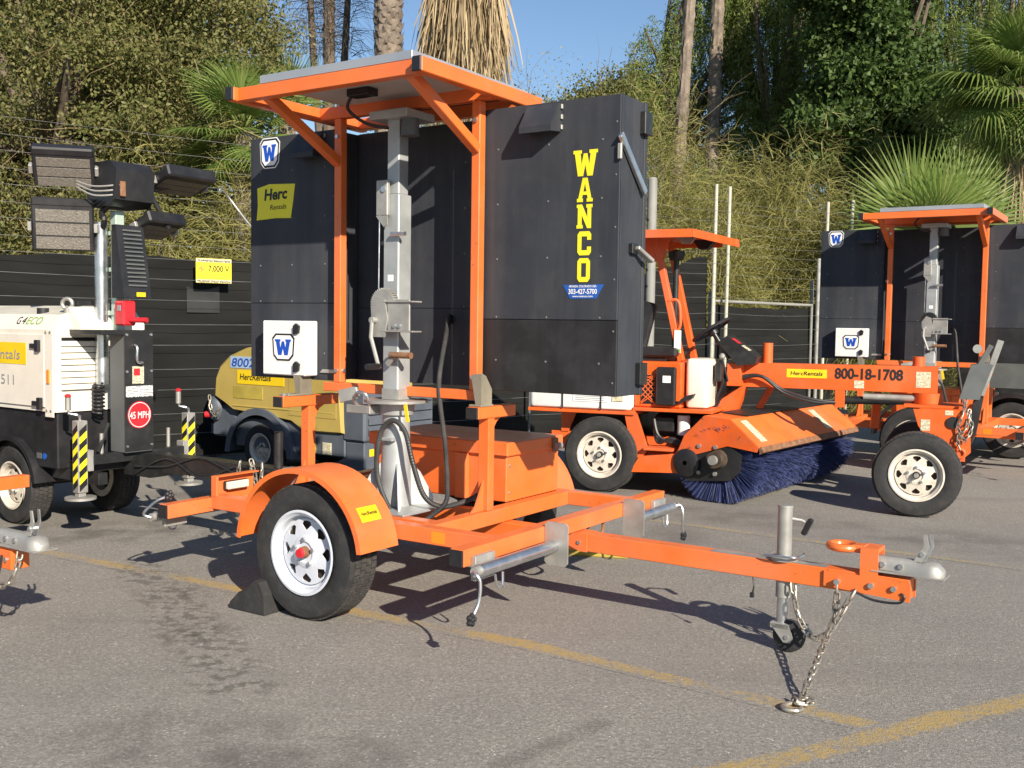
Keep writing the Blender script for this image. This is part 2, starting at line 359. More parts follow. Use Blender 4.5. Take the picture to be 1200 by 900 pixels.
# ------------------------------------------------------------------ ground
def asphalt_group():
    gp = bpy.data.node_groups.new('asphalt_tone', 'ShaderNodeTree')
    gp.interface.new_socket('Color', in_out='OUTPUT', socket_type='NodeSocketColor'); gp.interface.new_socket('Height', in_out='OUTPUT', socket_type='NodeSocketFloat')
    ns, ls = gp.nodes, gp.links; out = ns.new('NodeGroupOutput')
    tc = N(ns, 'ShaderNodeNewGeometry'); P = tc.outputs['Position']
    def noise(sc, det=4, rough=.55, vec=None):
        n = N(ns, 'ShaderNodeTexNoise'); n.inputs['Scale'].default_value = sc; n.inputs['Detail'].default_value = det; n.inputs['Roughness'].default_value = rough
        ls.new(vec or P, n.inputs['Vector']); return n.outputs[0]
    big = noise(.35, 5); mid = noise(2.2, 6, .6); fine = noise(55, 4, .7); grit = noise(170, 3, .7)
    c = mixc(ns, ls, maprange(ns, ls, big, .3, .7), (.240, .225, .200), (.322, .300, .266))
    c = mixc(ns, ls, maprange(ns, ls, mid, .35, .72, 0, .55), c, (.375, .348, .30))
    c = mixc(ns, ls, maprange(ns, ls, fine, .38, .66, .0, .75), c, (.16, .152, .138))
    c = mixc(ns, ls, maprange(ns, ls, grit, .56, .70, 0, .65), c, (.55, .52, .47))
    # stones of the mix, each with its own tone
    vs_ = N(ns, 'ShaderNodeTexVoronoi'); vs_.inputs['Scale'].default_value = 120; ls.new(P, vs_.inputs['Vector'])
    sxx = N(ns, 'ShaderNodeSeparateColor'); ls.new(vs_.outputs['Color'], sxx.inputs[0])
    c = mixc(ns, ls, maprange(ns, ls, sxx.outputs[0], .55, 1.0, 0, .42), c, (.13, .122, .112))
    c = mixc(ns, ls, maprange(ns, ls, sxx.outputs[1], .78, 1.0, 0, .50), c, (.50, .475, .42))
    # broad repairs and tyre-worn bands: tone only
    wb_ = maprange(ns, ls, noise(.16, 3), .46, .56, 0, .22); c = mixc(ns, ls, wb_, c, (.19, .182, .170))
    mpb = N(ns, 'ShaderNodeMapping'); mpb.inputs['Rotation'].default_value = (0, 0, R(35)); mpb.inputs['Scale'].default_value = (.25, 2.6, 1); ls.new(P, mpb.inputs[0])
    c = mixc(ns, ls, maprange(ns, ls, noise(1.0, 5, .6, mpb.outputs[0]), .52, .72, 0, .35), c, (.17, .16, .15))
    # pale chips
    vo = N(ns, 'ShaderNodeTexVoronoi'); vo.inputs['Scale'].default_value = 34; ls.new(P, vo.inputs['Vector'])
    chip = maprange(ns, ls, vo.outputs['Distance'], .10, .16, 1, 0)
    cn = maprange(ns, ls, noise(9, 2), .56, .62)
    mm = N(ns, 'ShaderNodeMath', operation='MULTIPLY'); ls.new(chip, mm.inputs[0]); ls.new(cn, mm.inputs[1])
    c = mixc(ns, ls, mm.outputs[0], c, (.66, .62, .55))
    # oil drips and worn dark tracks: distance to segments on the ground, broken up by noise
    sx = N(ns, 'ShaderNodeSeparateXYZ'); ls.new(P, sx.inputs[0])
    def seg(a, b, wd, st, brk, lo, hi):
        nonlocal c
        ax, ay = a; bx, by = b; dx, dy = bx - ax, by - ay; L2 = dx * dx + dy * dy + 1e-9
        pv = N(ns, 'ShaderNodeCombineXYZ'); ls.new(sx.outputs[0], pv.inputs[0]); ls.new(sx.outputs[1], pv.inputs[1])
        s1 = N(ns, 'ShaderNodeVectorMath', operation='SUBTRACT'); ls.new(pv.outputs[0], s1.inputs[0]); s1.inputs[1].default_value = (ax, ay, 0)
        dt = N(ns, 'ShaderNodeVectorMath', operation='DOT_PRODUCT'); ls.new(s1.outputs[0], dt.inputs[0]); dt.inputs[1].default_value = (dx / L2, dy / L2, 0)
        cl = N(ns, 'ShaderNodeClamp'); ls.new(dt.outputs['Value'], cl.inputs[0])
        sc = N(ns, 'ShaderNodeVectorMath', operation='SCALE'); sc.inputs[0].default_value = (dx, dy, 0); ls.new(cl.outputs[0], sc.inputs['Scale'])
        df = N(ns, 'ShaderNodeVectorMath', operation='SUBTRACT'); ls.new(s1.outputs[0], df.inputs[0]); ls.new(sc.outputs[0], df.inputs[1])
        ln = N(ns, 'ShaderNodeVectorMath', operation='LENGTH'); ls.new(df.outputs[0], ln.inputs[0])
        m1 = maprange(ns, ls, ln.outputs['Value'], wd * .35, wd, 1, 0)
        m2 = maprange(ns, ls, noise(brk, 5, .6), lo, hi)
        q = N(ns, 'ShaderNodeMath', operation='MULTIPLY'); ls.new(m1, q.inputs[0]); ls.new(m2, q.inputs[1])
        q2 = N(ns, 'ShaderNodeMath', operation='MULTIPLY'); ls.new(q.outputs[0], q2.inputs[0]); q2.inputs[1].default_value = st
        c = mixc(ns, ls, q2.outputs[0], c, (.060, .053, .047))
    for a, b, wd, st, brk, lo, hi in (((-2.25, 6.1), (-1.85, 5.5), .22, .50, 13, .49, .57), ((-1.85, 5.5), (-1.45, 4.75), .24, .55, 14, .48, .56), ((-1.45, 4.75), (-1.1, 4.1), .24, .55, 13, .50, .58),
                                      ((-1.3, 3.55), (-.6, 3.45), .34, .5, 4, .40, .64), ((-.1, 3.3), (.35, 3.75), .06, .35, 3, .35, .5),
                                      ((.6, 8.6), (3.6, 6.9), .55, .45, 2.2, .38, .62), ((-2.6, 8.6), (1.0, 7.2), .7, .35, 2.0, .40, .62), ((-3.6, 6.9), (-2.2, 7.2), .5, .5, 3, .42, .6)):
        seg(a, b, wd, st, brk, lo, hi)
    ls.new(c, out.inputs['Color'])
    ad = N(ns, 'ShaderNodeMath', operation='ADD'); ls.new(fine, ad.inputs[0]); ls.new(grit, ad.inputs[1]); ls.new(ad.outputs[0], out.inputs['Height'])
    return gp
ASPH = asphalt_group()
def ground_mat(name, paint=None):
    m, t, p, ns, ls = nodes(name)
    g = ns.new('ShaderNodeGroup'); g.node_tree = ASPH; c = g.outputs[0]
    if paint:
        ge = N(ns, 'ShaderNodeNewGeometry')
        n1 = N(ns, 'ShaderNodeTexNoise'); n1.inputs['Scale'].default_value = 26; n1.inputs['Detail'].default_value = 6; n1.inputs['Roughness'].default_value = .7; ls.new(ge.outputs['Position'], n1.inputs['Vector'])
        n2 = N(ns, 'ShaderNodeTexNoise'); n2.inputs['Scale'].default_value = 1.6; n2.inputs['Detail'].default_value = 4; ls.new(ge.outputs['Position'], n2.inputs['Vector'])
        uv = N(ns, 'ShaderNodeUVMap'); su = N(ns, 'ShaderNodeSeparateXYZ'); ls.new(uv.outputs[0], su.inputs[0])
        ab = N(ns, 'ShaderNodeMath', operation='ABSOLUTE'); ls.new(su.outputs[1], ab.inputs[0])
        edge = maprange(ns, ls, ab.outputs[0], .45, 1.0, 0, .30)
        a = N(ns, 'ShaderNodeMath', operation='ADD'); ls.new(n1.outputs[0], a.inputs[0]); ls.new(edge, a.inputs[1])
        b = N(ns, 'ShaderNodeMath', operation='SUBTRACT'); ls.new(a.outputs[0], b.inputs[0]); ls.new(maprange(ns, ls, n2.outputs[0], .35, .65, -.10 + paint[1], .16 + paint[1]), b.inputs[1])
        f = maprange(ns, ls, b.outputs[0], .36, .60, .82, 0)
        c = mixc(ns, ls, f, c, paint[0])
    ls.new(c, p.inputs['Base Color']); p.inputs['Roughness'].default_value = .88; p.inputs['Specular IOR Level'].default_value = .3
    b = N(ns, 'ShaderNodeBump'); b.inputs['Strength'].default_value = .8; b.inputs['Distance'].default_value = .006
    ls.new(g.outputs[1], b.inputs['Height']); ls.new(b.outputs[0], p.inputs['Normal'])
    MATS[name] = m
ground_mat('asphalt'); ground_mat('line_paint', ((.43, .30, .10), .02)); ground_mat('line_faint', ((.42, .31, .12), -.06))
o = G().add([(-900, -300, 0), (900, -300, 0), (900, 1500, 0), (-900, 1500, 0)], [[0, 1, 2, 3]]).build('ground', 'asphalt'); o['kind'] = 'structure'
def line(pts, wd, mt, z):
    P = [Vector((x, y, z)) for x, y in pts]; vs = []; uv = []; fs = []
    for i, p in enumerate(P):
        d = (P[min(i + 1, len(P) - 1)] - P[max(i - 1, 0)]).normalized(); s = Vector((-d.y, d.x, 0))
        for k in (-1, 1): vs.append(p + s * k * wd / 2); uv.append((i, k))
    for i in range(len(P) - 1): fs.append([2 * i, 2 * i + 1, 2 * i + 3, 2 * i + 2])
    me = bpy.data.meshes.new('painted_line'); me.from_pydata(vs, [], fs); lay = me.uv_layers.new(name='UVMap')
    for lp in me.loops: lay.data[lp.index].uv = uv[lp.vertex_index]
    me.materials.append(MATS[mt]); o = bpy.data.objects.new('painted_line', me); COL.objects.link(o); o['kind'] = 'structure'
def sub(a, b, n): return [(a[0] + (b[0] - a[0]) * i / n, a[1] + (b[1] - a[1]) * i / n) for i in range(n + 1)]
line(sub((-3.6, 6.82), (-1.5, 5.6), 8) + sub((-1.5, 5.6), (.09, 4.68), 8)[1:] + sub((.09, 4.68), (1.47, 3.69), 8)[1:], .15, 'line_paint', .0014)
line(sub((.45, 3.19), (3.2, 4.65), 14), .17, 'line_paint', .0028)
line(sub((.9, 7.9), (3.6, 6.06), 12), .11, 'line_faint', .0014)
# ------------------------------------------------------------------ wheels
def tyre_geo(g, c, ax, Rr, wd, rim):
    h = wd / 2; k = Rr - rim
    prof = [(rim, -h * .80), (rim + .25 * k, -h * .97), (rim + .55 * k, -h), (rim + .85 * k, -h * .93), (Rr - .012, -h * .80), (Rr - .006, -h * .70)]
    prof = prof + [(Rr - .006, -h * .3), (Rr - .006, h * .3)] + [(r, -q) for r, q in prof[::-1]]
    g.lathe(prof, c, ax, 64)
def tread_geo(g, c, ax, Rr, wd, nb=56):
    c = Vector(c); d, a, b = frame(ax); h = wd / 2
    for row, (o0, o1, sh) in enumerate(((-.72, -.40, 0), (-.34, -.03, .5), (.03, .34, 0), (.40, .72, .5))):
        for i in range(nb):
            t = 2 * math.pi * (i + sh) / nb; e = a * math.cos(t) + b * math.sin(t); f = -a * math.sin(t) + b * math.cos(t)
            g.obox(c + e * (Rr - .006) + d * (h * (o0 + o1) / 2), (e, f, d), (.006, math.pi * Rr / nb * .84, h * (o1 - o0) / 2), .0015)
def wheel(root, c, out, Rr=.34, wd=.205, rim=.205, rm='rim_white', off=(0, 0, 0), hub='red', tread=True):
    """out = unit vector to the outside; c = wheel centre on its outer face"""
    c = Vector(c); out = Vector(out); mid = c - out * wd / 2
    g = G(off); tyre_geo(g, mid, out, Rr, wd, rim)
    ty = g.build('tyre', 'rubber', root, 40)
    if tread:
        g = G(off); tread_geo(g, mid, out, Rr, wd); g.build('tread', 'tread', ty)
    g = G(off)
    q = wd / 2 - .006
    g.lathe([(rim + .004, q), (rim + .008, q + .004), (rim - .004, q + .006), (rim - .012, q - .006), (rim - .022, q - .012), (rim - .026, q - .045), (rim - .045, q - .055), (rim - .045, -q), (rim + .004, -q)], mid, out, 48)
    d, a, b = frame(out); R1, R2 = rim * .42, rim - .040; face = mid + out * (q - .042)
    def P(r, t, h): return face + (a * math.cos(t) + b * math.sin(t)) * r + out * h
    n = 8
    for i in range(n):
        t0 = 2 * math.pi * i / n; dt = math.pi / n
        hi = [(R1 + .016, 0), (R2 - .016, .62 * dt), (R2 - .010, .3 * dt)]
        for sg in (1, -1):
            poly = [(R1, 0), (R1, sg * dt * .5), (R1, sg * dt), ((R1 + R2) / 2, sg * dt), (R2, sg * dt), (R2, sg * dt * .5), (R2, 0), (R2 - .010, 0), (R2 - .012, sg * .42 * dt), (R2 - .026, sg * .60 * dt), (R1 + .020, 0)]
            hh = [(r, t0 + t) for r, t in poly]
            g.prism(hh, lambda r, t, h: P(r, t, h + .010 * (1 - (r - R1) / (R2 - R1))), 0, .005)
    rmo = g.build('rim', rm, root, 30, merge=False)
    g = G(off); g.lathe([(R1 + .004, .012), (R1 * .9, .020), (R1 * .62, .022), (R1 * .58, .014), (.001, .014)], face, out, 24)
    g.build('wheel_disc', rm, rmo)
    G(off).cyl(face - out * .05, face - out * .02, rim * .80, n=24).build('brake_drum', 'drum', rmo)
    g = G(off)
    for i in range(5):
        t = 2 * math.pi * i / 5 + .3; p = face + (a * math.cos(t) + b * math.sin(t)) * R1 * .76
        G(off).cyl(p + out * .015, p + out * .036, .0105, n=6).build('lug_nut', 'galv_bright', rmo)
    if hub:
        G(off).cyl(face, face + out * .048, .030, .027, 16).build('hub', 'rust' if hub == 'red' else 'black_steel', rmo)
        if hub == 'red': G(off).cyl(face + out * .048, face + out * .062, .026, .022, 14).build('hub_cap', 'red_paint', rmo)
        else: G(off).cyl(face + out * .055, face + out * .062, .020, .016, 14).build('hub_cap', 'galv', rmo)
    return ty

# ------------------------------------------------------------------ message sign trailer (u forward, v across, z up)
CH_LINK = None
def chain_links(root, pts, off, step=.038, mtl='chain_zinc'):
    """each link a torus-like ring of its own, sharing one mesh"""
    global CH_LINK
    if CH_LINK is None:
        g = G(); L = .015
        path = [(L + .0115 * math.cos(t), .0115 * math.sin(t), 0) for t in np.linspace(-math.pi / 2, math.pi / 2, 6)] + [(-L - .0115 * math.cos(t), -.0115 * math.sin(t) , 0) for t in np.linspace(-math.pi / 2, math.pi / 2, 6)]
        g.tube(path, .0052, 6, True); CH_LINK = g.mesh('chain_link', mtl, 60)
    P = [Vector(p) for p in pts]; seg = [(P[i + 1] - P[i]).length for i in range(len(P) - 1)]; tot = sum(seg); n = int(tot / step)
    for k in range(n):
        s = (k + .5) * tot / n; i = 0
        while s > seg[i] and i < len(seg) - 1: s -= seg[i]; i += 1
        p = P[i].lerp(P[i + 1], s / seg[i]); d, a, b = frame(P[i + 1] - P[i])
        if k % 2: a, b = b, -a
        rot = math.radians(RNG.uniform(-25, 25)); a, b = a * math.cos(rot) + b * math.sin(rot), b * math.cos(rot) - a * math.sin(rot)
        o = bpy.data.objects.new('chain_link', CH_LINK); COL.objects.link(o); o.parent = root
        mm = Matrix((d, a, b)).transposed().to_4x4(); mm.translation = p - Vector(off); o.matrix_basis = mm
def fold(pts, up_=(0, 0, 1)): return pts

def sign_trailer(loc, yaw, label, upper=True, first=True, fender='orange', rim='rim_white'):
    OFF = (0, .96, 0)
    U_ = Vector((math.cos(yaw), -math.sin(yaw), 0)); V_ = Vector((math.sin(yaw), math.cos(yaw), 0))
    root = thing('sign_trailer', label, 'trailer', Vector(loc) + V_ * .96, -yaw, 'orange sign trailers')
    D = lambda: G(OFF)
    # --- chassis
    D().box(.955, 1.03, -.05, 1.97, .424, .500).build('cross_beam', 'orange', root)
    D().box(-1.015, -.94, -.05, 1.97, .405, .481).build('cross_beam', 'orange', root)
    D().box(.51, .585, .322, 1.598, .422, .499).build('cross_beam', 'orange', root)
    D().box(-.78, -.705, .322, 1.598, .422, .499).build('cross_beam', 'orange', root)
    for v in (.245, 1.60): D().box(-.939, .954, v, v + .075, .420, .497).build('side_rail', 'orange', root)
    for v in (.48, .90): D().box(-.704, .509, v, v + .075, .395, .468).build('mast_rail', 'orange', root)
    for v in (-.062, 1.972):
        D().box(.957, 1.028, v, v + .010, .426, .498).build('end_cap', 'black_plastic', root)
        D().box(-1.013, -.942, v, v + .010, .407, .479).build('end_cap', 'black_plastic', root)
    tg = D().box(-.60, 2.66 if upper else 2.60, .92, 1.01, .330, .419).build('tongue', 'orange', root)
    D().box(1.75, 2.30, .935, .995, .4195, .4203, .0002).build('worn_paint', 'galv', tg)
    for v in (.905, 1.013):
        D().prism([(.80, .420), (1.10, .420), (1.10, .33), (1.06, .33)], lambda a, b, h, v=v: (a, v + h, b), 0, .010).build('gusset', 'orange', root)
        D().cyl((1.055, v - .006, .375), (1.055, v + .022, .375), .011, n=6).build('bolt', 'galv_bright', root)
    D().cyl((0, .03, .34), (0, 1.89, .34), .028, n=14).build('axle', 'black_steel', root)
    for v in (.28, 1.64):
        D().tube(cr([(-.33, v, .39), (-.15, v, .345), (0, v, .33), (.15, v, .345), (.33, v, .39)], 4), .018, 6).build('leaf_spring', 'black_steel', root)
    # --- wheels and fenders
    wheel(root, (0, 0, .34), (0, -1, 0), rm=rim, off=OFF)
    wheel(root, (0, 1.92, .34), (0, 1, 0), rm=rim, off=OFF, tread=False)
    for v0, v1, so_ in ((-.04, .232, 0), (1.70, 1.96, 1)):
        g = D(); n = 26; Rf = .418; vs = []; fs = []
        for i in range(n + 1):
            t = R(176) - (R(176) - R(7)) * i / n
            e = 1.0 if i > 0 else 1.0
            for (rr, vv) in ((Rf, v0), (Rf, v1), (Rf - .004, v1), (Rf - .004, v0 + .006), (Rf - .026, v0 + .006), (Rf - .026, v0)):
                vs.append((rr * math.cos(t) * (1.03 if math.cos(t) > 0 else 1), vv if not so_ else v0 + v1 - vv, .345 + rr * math.sin(t)))
        for i in range(n):
            for k in range(6): fs.append([i * 6 + k, i * 6 + (k + 1) % 6, (i + 1) * 6 + (k + 1) % 6, (i + 1) * 6 + k])
        fs += [list(range(6)), list(range(n * 6, n * 6 + 6))]
        fd = g.add(vs, fs).build('fender', fender, root, 40)
        if first and not so_:
            # yellow sticker wrapped on the fender's crown
            g = D(); vs = []; fs = []
            for i in range(5):
                t = R(37 - 2.6 * i)
                for vv in (.015, .155): vs.append(((Rf + .002) * math.cos(t) * 1.03, vv, .345 + (Rf + .002) * math.sin(t)))
            for i in range(4): fs.append([2 * i, 2 * i + 1, 2 * i + 3, 2 * i + 2])
            st = g.add(vs, fs).build('sticker', 'sticker_yellow', fd)
            t = R(31); o = Vector(((Rf + .0045) * math.cos(t) * 1.03, .030, .345 + (Rf + .0045) * math.sin(t)))
            text(st, 'HercRentals', o, (0, 1, 0), (-math.sin(t), 0, math.cos(t)), .020, 'print_black', .110, bold=.01, off=OFF)
        D().box(-.03, .03, v0 + .20 if not so_ else 1.675, .246 if not so_ else 1.73, .44, .70).build('fender_bracket', 'orange', root)
    # --- tail lamp plate on the rear beam
    D().prism([(.26, .481), (.26, .60), (.56, .60), (.56, .481)], lambda a, b, h: (-.95 - h, a, b), 0, .006).build('lamp_plate', 'orange', root)
    D().box(-.947, -.90, .245, .262, .481, .605).build('lamp_plate', 'orange', root)
    D().box(-.948, -.90, .263, .56, .598, .605).build('lamp_plate', 'orange', root)
    lp = D().box(-.946, -.925, .33, .50, .515, .565, .012).build('marker_lamp', 'black_plastic', root)
    D().box(-.930, -.905, .335, .49, .518, .562, .014).build('lens', 'lens_clear', lp)
    # --- stabiliser jacks, stowed along the beams
    for u, v0, v1, zz, sg in ((1.085, -.02, .61, .412, 1), (1.085, 1.95, 1.44, .412, 1), (-1.075, -.03, .60, .40, -1), (-1.075, 1.97, 1.36, .40, -1)) if upper else ():
        k = 1 if v1 > v0 else -1
        jk = D().cyl((u, v0, zz), (u, v1, zz), .030, n=20).build('stabiliser_jack', 'galv_bright', root)
        g = D()
        pl = [(-.050, -.105), (.050, -.105), (.064, -.09), (.064, .09), (.050, .105), (-.050, .105), (-.064, .09), (-.064, -.09)]
        g.prism(pl, lambda a, b, h: (u + a + .012 * sg, v1 + h * k, zz + b + .01), 0, .010); g.build('foot_plate', 'galv', jk)
        D().box(u - .055 * sg, u - .028 * sg, v0 + .02 * k, v0 + .17 * k, zz - .055, zz + .055).build('mount', 'galv', jk)
        D().cyl((u, v0 - .03 * k, zz), (u, v0, zz), .022, n=14).build('collar', 'galv', jk)
        if sg < 0: cr_pts = [(u, v0 - .03 * k, zz), (u - .02, v0 - .06 * k, zz + .02), (u + .01, v0 - .05 * k, zz + .06), (u + .05, v0 - .02 * k, zz + .10), (u + .07, v0 + .02 * k, zz + .115)]
        else: cr_pts = [(u, v0 - .03 * k, zz), (u + .03 * sg, v0 - .06 * k, zz + .004), (u + .05 * sg, v0 - .055 * k, zz - .03), (u + .048 * sg, v0 - .06 * k, zz - .11), (u + .04 * sg, v0 - .09 * k, zz - .165)]
        cm = D().tube(cr(cr_pts, 4), .0075, 8).build('crank', 'galv_bright', jk)
        g = D(); c0 = Vector((u + .038 * sg, v0 - .10 * k, zz - .185)) if sg > 0 else Vector((u + .08, v0 + .03 * k, zz + .12))
        for i in range(5):
            t = 2 * math.pi * i / 5; g.ball(c0 + Vector((.0, .018 * math.cos(t), .018 * math.sin(t))), .014, 8)
        g.ball(c0, .016, 8); g.build('knob', 'black_plastic', cm)
        D().tube(cr([(u + .02 * sg, v0 + .10 * k, zz - .03), (u + .025 * sg, v0 + .11 * k, zz - .085), (u + .025 * sg, v0 + .15 * k, zz - .09), (u + .02 * sg, v0 + .16 * k, zz - .03)], 4), .006, 6).build('pin', 'galv_bright', jk)
    D().tube(cr([(.99, 1.12, .424), (.99, 1.12, .37), (.99, 1.16, .345), (.99, 1.24, .345), (.99, 1.28, .37), (.99, 1.28, .424)], 4), .009, 8).build('tie_loop', 'rust', root)
    # --- hitch
    du = 0. if upper else -.13
    if upper:
        hb = D().prism([(2.30, .345), (2.665, .325), (2.665, .405), (2.53, .415), (2.53, .535), (2.455, .535), (2.455, .412), (2.30, .412)], lambda a, b, h: (a + du, .908 + h, b), 0, .010).build('hitch_plate', 'orange', root)
        D().prism([(2.44, .330), (2.665, .325), (2.665, .405), (2.53, .415), (2.53, .535), (2.455, .535), (2.455, .412), (2.44, .412)], lambda a, b, h: (a + du, 1.012 + h, b), 0, .010).build('hitch_plate', 'orange', root)
        for u in (2.505, 2.60):
            D().cyl((u + du, .895, .375), (u + du, 1.03, .375), .013, n=6).build('bolt', 'galv_bright', hb)
        lu = D().torus((2.365 + du, .965, .520), (0, 0, 1), .058, .017, 28, 10).build('tow_ring', 'orange', root)
        D().box(2.42 + du, 2.47 + du, .93, 1.0, .503, .537, .006).build('ring_neck', 'orange', lu)
        D().box(2.455 + du, 2.53 + du, .918, 1.012, .515, .534).build('ring_neck', 'orange', lu)
    else:
        D().box(2.36, 2.62, .925, 1.005, .419, .4375).build('hitch_plate', 'orange', root)
        for u in (2.42, 2.56): D().cyl((u, .912, .375), (u, 1.02, .375), .012, n=6).build('bolt', 'galv_bright', root)
    g = D(); secs = [(2.50 + du, .033, .445, .50), (2.60, .036, .444, .500), (2.66, .040, .442, .498), (2.70, .046, .440, .486), (2.735, .050, .44, .500), (2.765, .045, .44, .492), (2.790, .026, .442, .468)]
    vs = []; fs = []
    for (u, hw, z0, z1) in secs:
        vs += [(u, .965 - hw, z0), (u, .965 - hw * .96, z0 + .7 * (z1 - z0)), (u, .965 - hw * .6, z1), (u, .965 + hw * .6, z1), (u, .965 + hw * .96, z0 + .7 * (z1 - z0)), (u, .965 + hw, z0)]
    for i in range(len(secs) - 1):
        for k in range(6): fs.append([i * 6 + k, i * 6 + (k + 1) % 6, (i + 1) * 6 + (k + 1) % 6, (i + 1) * 6 + k])
    fs += [list(range(6)), list(range(len(vs) - 6, len(vs)))]
    cp = g.add(vs, fs).build('ball_coupler', 'galv', root, 55)
    D().box(2.50, 2.80, .905, 1.025, .4375, .4425, .001).build('coupler_flange', 'galv', cp)
    for u in (2.545, 2.62): D().cyl((u, .920, .47), (u, 1.01, .47), .012, n=6).build('bolt', 'galv_bright', cp)
    D().prism([(2.665, .495), (2.700, .495), (2.728, .560), (2.715, .612), (2.700, .612), (2.706, .565)], lambda a, b, h: (a, .952 + h, b), 0, .006).build('coupler_latch', 'galv', cp)
    D().prism([(2.68, .495), (2.712, .495), (2.742, .565), (2.735, .618), (2.722, .618), (2.725, .57)], lambda a, b, h: (a, .975 + h, b), 0, .006).build('coupler_latch', 'galv_bright', cp)
    D().cyl((2.70, .945, .53), (2.70, .988, .53), .010, n=10).build('latch_pin', 'galv_bright', cp)
    if upper: D().tube(cr([(2.44, .90, .34), (2.52, .90, .315), (2.62, .90, .318), (2.645, .902, .345), (2.63, .905, .36)], 5), .0055, 6).build('breakaway_cable', 'black_plastic', root)
    D().tube(cr([(1.98, .90, .335), (1.99, .885, .30), (1.985, .885, .262)], 4), .004, 6).build('wire_stub', 'black_plastic', root)
    D().box(1.974, 1.992, .877, .893, .245, .268, .002).build('plug', 'black_plastic', root)
    # --- tongue jack
    jt = D().cyl((2.10, .965, .250), (2.10, .965, .664), .033, n=24).build('tongue_jack', 'galv', root)
    D().cyl((2.10, .965, .12), (2.10, .965, .26), .026, n=20).build('jack_leg', 'galv_bright', jt)
    D().cyl((2.10, .965, .664), (2.10, .965, .674), .035, n=24).build('jack_cap', 'galv', jt)
    D().cyl((2.10, .965, .422), (2.10, .965, .436), .062, n=24).build('swivel_plate', 'galv', jt)
    D().tube(cr([(2.03, .90, .445), (2.10, .885, .452), (2.17, .90, .45), (2.185, .965, .448), (2.17, 1.03, .445)], 5), .006, 6).build('swivel_pin', 'galv_bright', jt)
    ck = D().tube([(2.10, .965, .60), (2.10, 1.04, .60), (2.14, 1.075, .59), (2.175, 1.08, .575)], .0075, 8).build('crank', 'galv', jt)
    D().bar((2.150, 1.08, .525), (2.185, 1.08, .60), .024, .030, (0, 1, 0)).build('grip', 'black_plastic', ck)
    D().box(2.055, 2.145, .925, 1.005, .108, .135).build('caster_fork', 'galv', jt)
    for v in (.925, 1.000): D().prism([(2.055, .13), (2.145, .13), (2.165, .07), (2.15, .05), (2.12, .05)], lambda a, b, h, v=v: (a, v + h, b), 0, .005).build('caster_fork', 'galv', jt)
    g = D(); g.lathe([(.012, -.024), (.055, -.026), (.071, -.020), (.075, 0), (.071, .020), (.055, .026), (.012, .024)], (2.135, .965, .0755), (0, 1, 0), 28)
    g.build('caster_wheel', 'rubber', jt); D().cyl((2.135, .92, .0755), (2.135, 1.01, .0755), .010, n=10).build('caster_axle', 'galv_bright', jt)
    # --- safety chains
    chain_links(root, cr([(2.155, .93, .33), (2.185, .915, .20), (2.235, .905, .125), (2.29, .90, .105), (2.345, .90, .17), (2.36, .905, .27), (2.362, .902, .362)], 6), OFF)
    D().cyl((2.362, .885, .372), (2.362, .915, .372), .013, n=10).build('chain_bolt', 'galv_bright', root)
    if first:
        chain_links(root, cr([(2.44, .895, .345), (2.395, .85, .243), (2.363, .78, .160), (2.37, .64, .110), (2.379, .50, .062), (2.383, .40, .020), (2.390, .33, .009)], 6), OFF)
        D().tube(cr([(2.39, .33, .012), (2.36, .29, .012), (2.35, .25, .012), (2.37, .225, .012), (2.41, .235, .012), (2.42, .27, .012)], 5), .010, 8).build('chain_hook', 'chain_zinc', root)
        for pp in ([(2.40, .40, .009), (2.43, .36, .009), (2.40, .30, .018), (2.36, .34, .016)],): chain_links(root, cr(pp, 5), OFF)
    else:
        chain_links(root, cr([(2.44, .895, .345), (2.46, .86, .24), (2.44, .83, .13), (2.40, .80, .06), (2.36, .78, .012), (2.28, .74, .009)], 6), OFF)
        if not upper: chain_links(root, cr([(2.66, .93, .43), (2.68, .90, .36), (2.64, .89, .29), (2.55, .89, .26), (2.47, .90, .30), (2.45, .905, .36)], 6), OFF)
    # --- battery box
    bx = D().box(-.45, .51, 1.05, 1.60, .4995, .775, .005).build('battery_box', 'orange', root)
    ld = D().box(-.47, .53, 1.028, 1.622, .755, .830, .006).build('lid', 'orange', bx)
    D().box(.531, .545, 1.49, 1.545, .74, .82).build('hasp', 'rust', ld)
    D().cyl((.560, 1.50, .775), (.560, 1.54, .775), .020, n=12).build('padlock', 'galv', ld)
    D().box(.18, .26, 1.018, 1.05, .5, .755).build('brace_strip', 'orange', bx)
    for z in (.55, .70): D().cyl((.505, 1.08, z), (.516, 1.08, z), .008, n=6).build('screw', 'galv_bright', bx)
    # --- mast base
    mu, mv = .0, .72
    D().box(mu - .22, mu + .24, mv - .225, mv + .225, .4685, .482).build('base_plate', 'mast_alu', root)
    g = D(); g.lathe([(.0, .482), (.088, .482), (.080, .74), (.074, .98), (.0, .98)], (mu, mv, 0), (0, 0, 1), 32); g.build('mast_base', 'mast_alu', root)
    for i in range(4):
        t = R(45 + 90 * i); e = Vector((math.cos(t), math.sin(t), 0)); f = Vector((-math.sin(t), math.cos(t), 0))
        D().prism([(.07, .482), (.215, .482), (.205, .53), (.135, .66), (.078, .72)], lambda a, b, h: Vector((mu, mv, 0)) + e * a + f * h + Vector((0, 0, b)), -.005, .005).build('base_gusset', 'mast_alu', root)
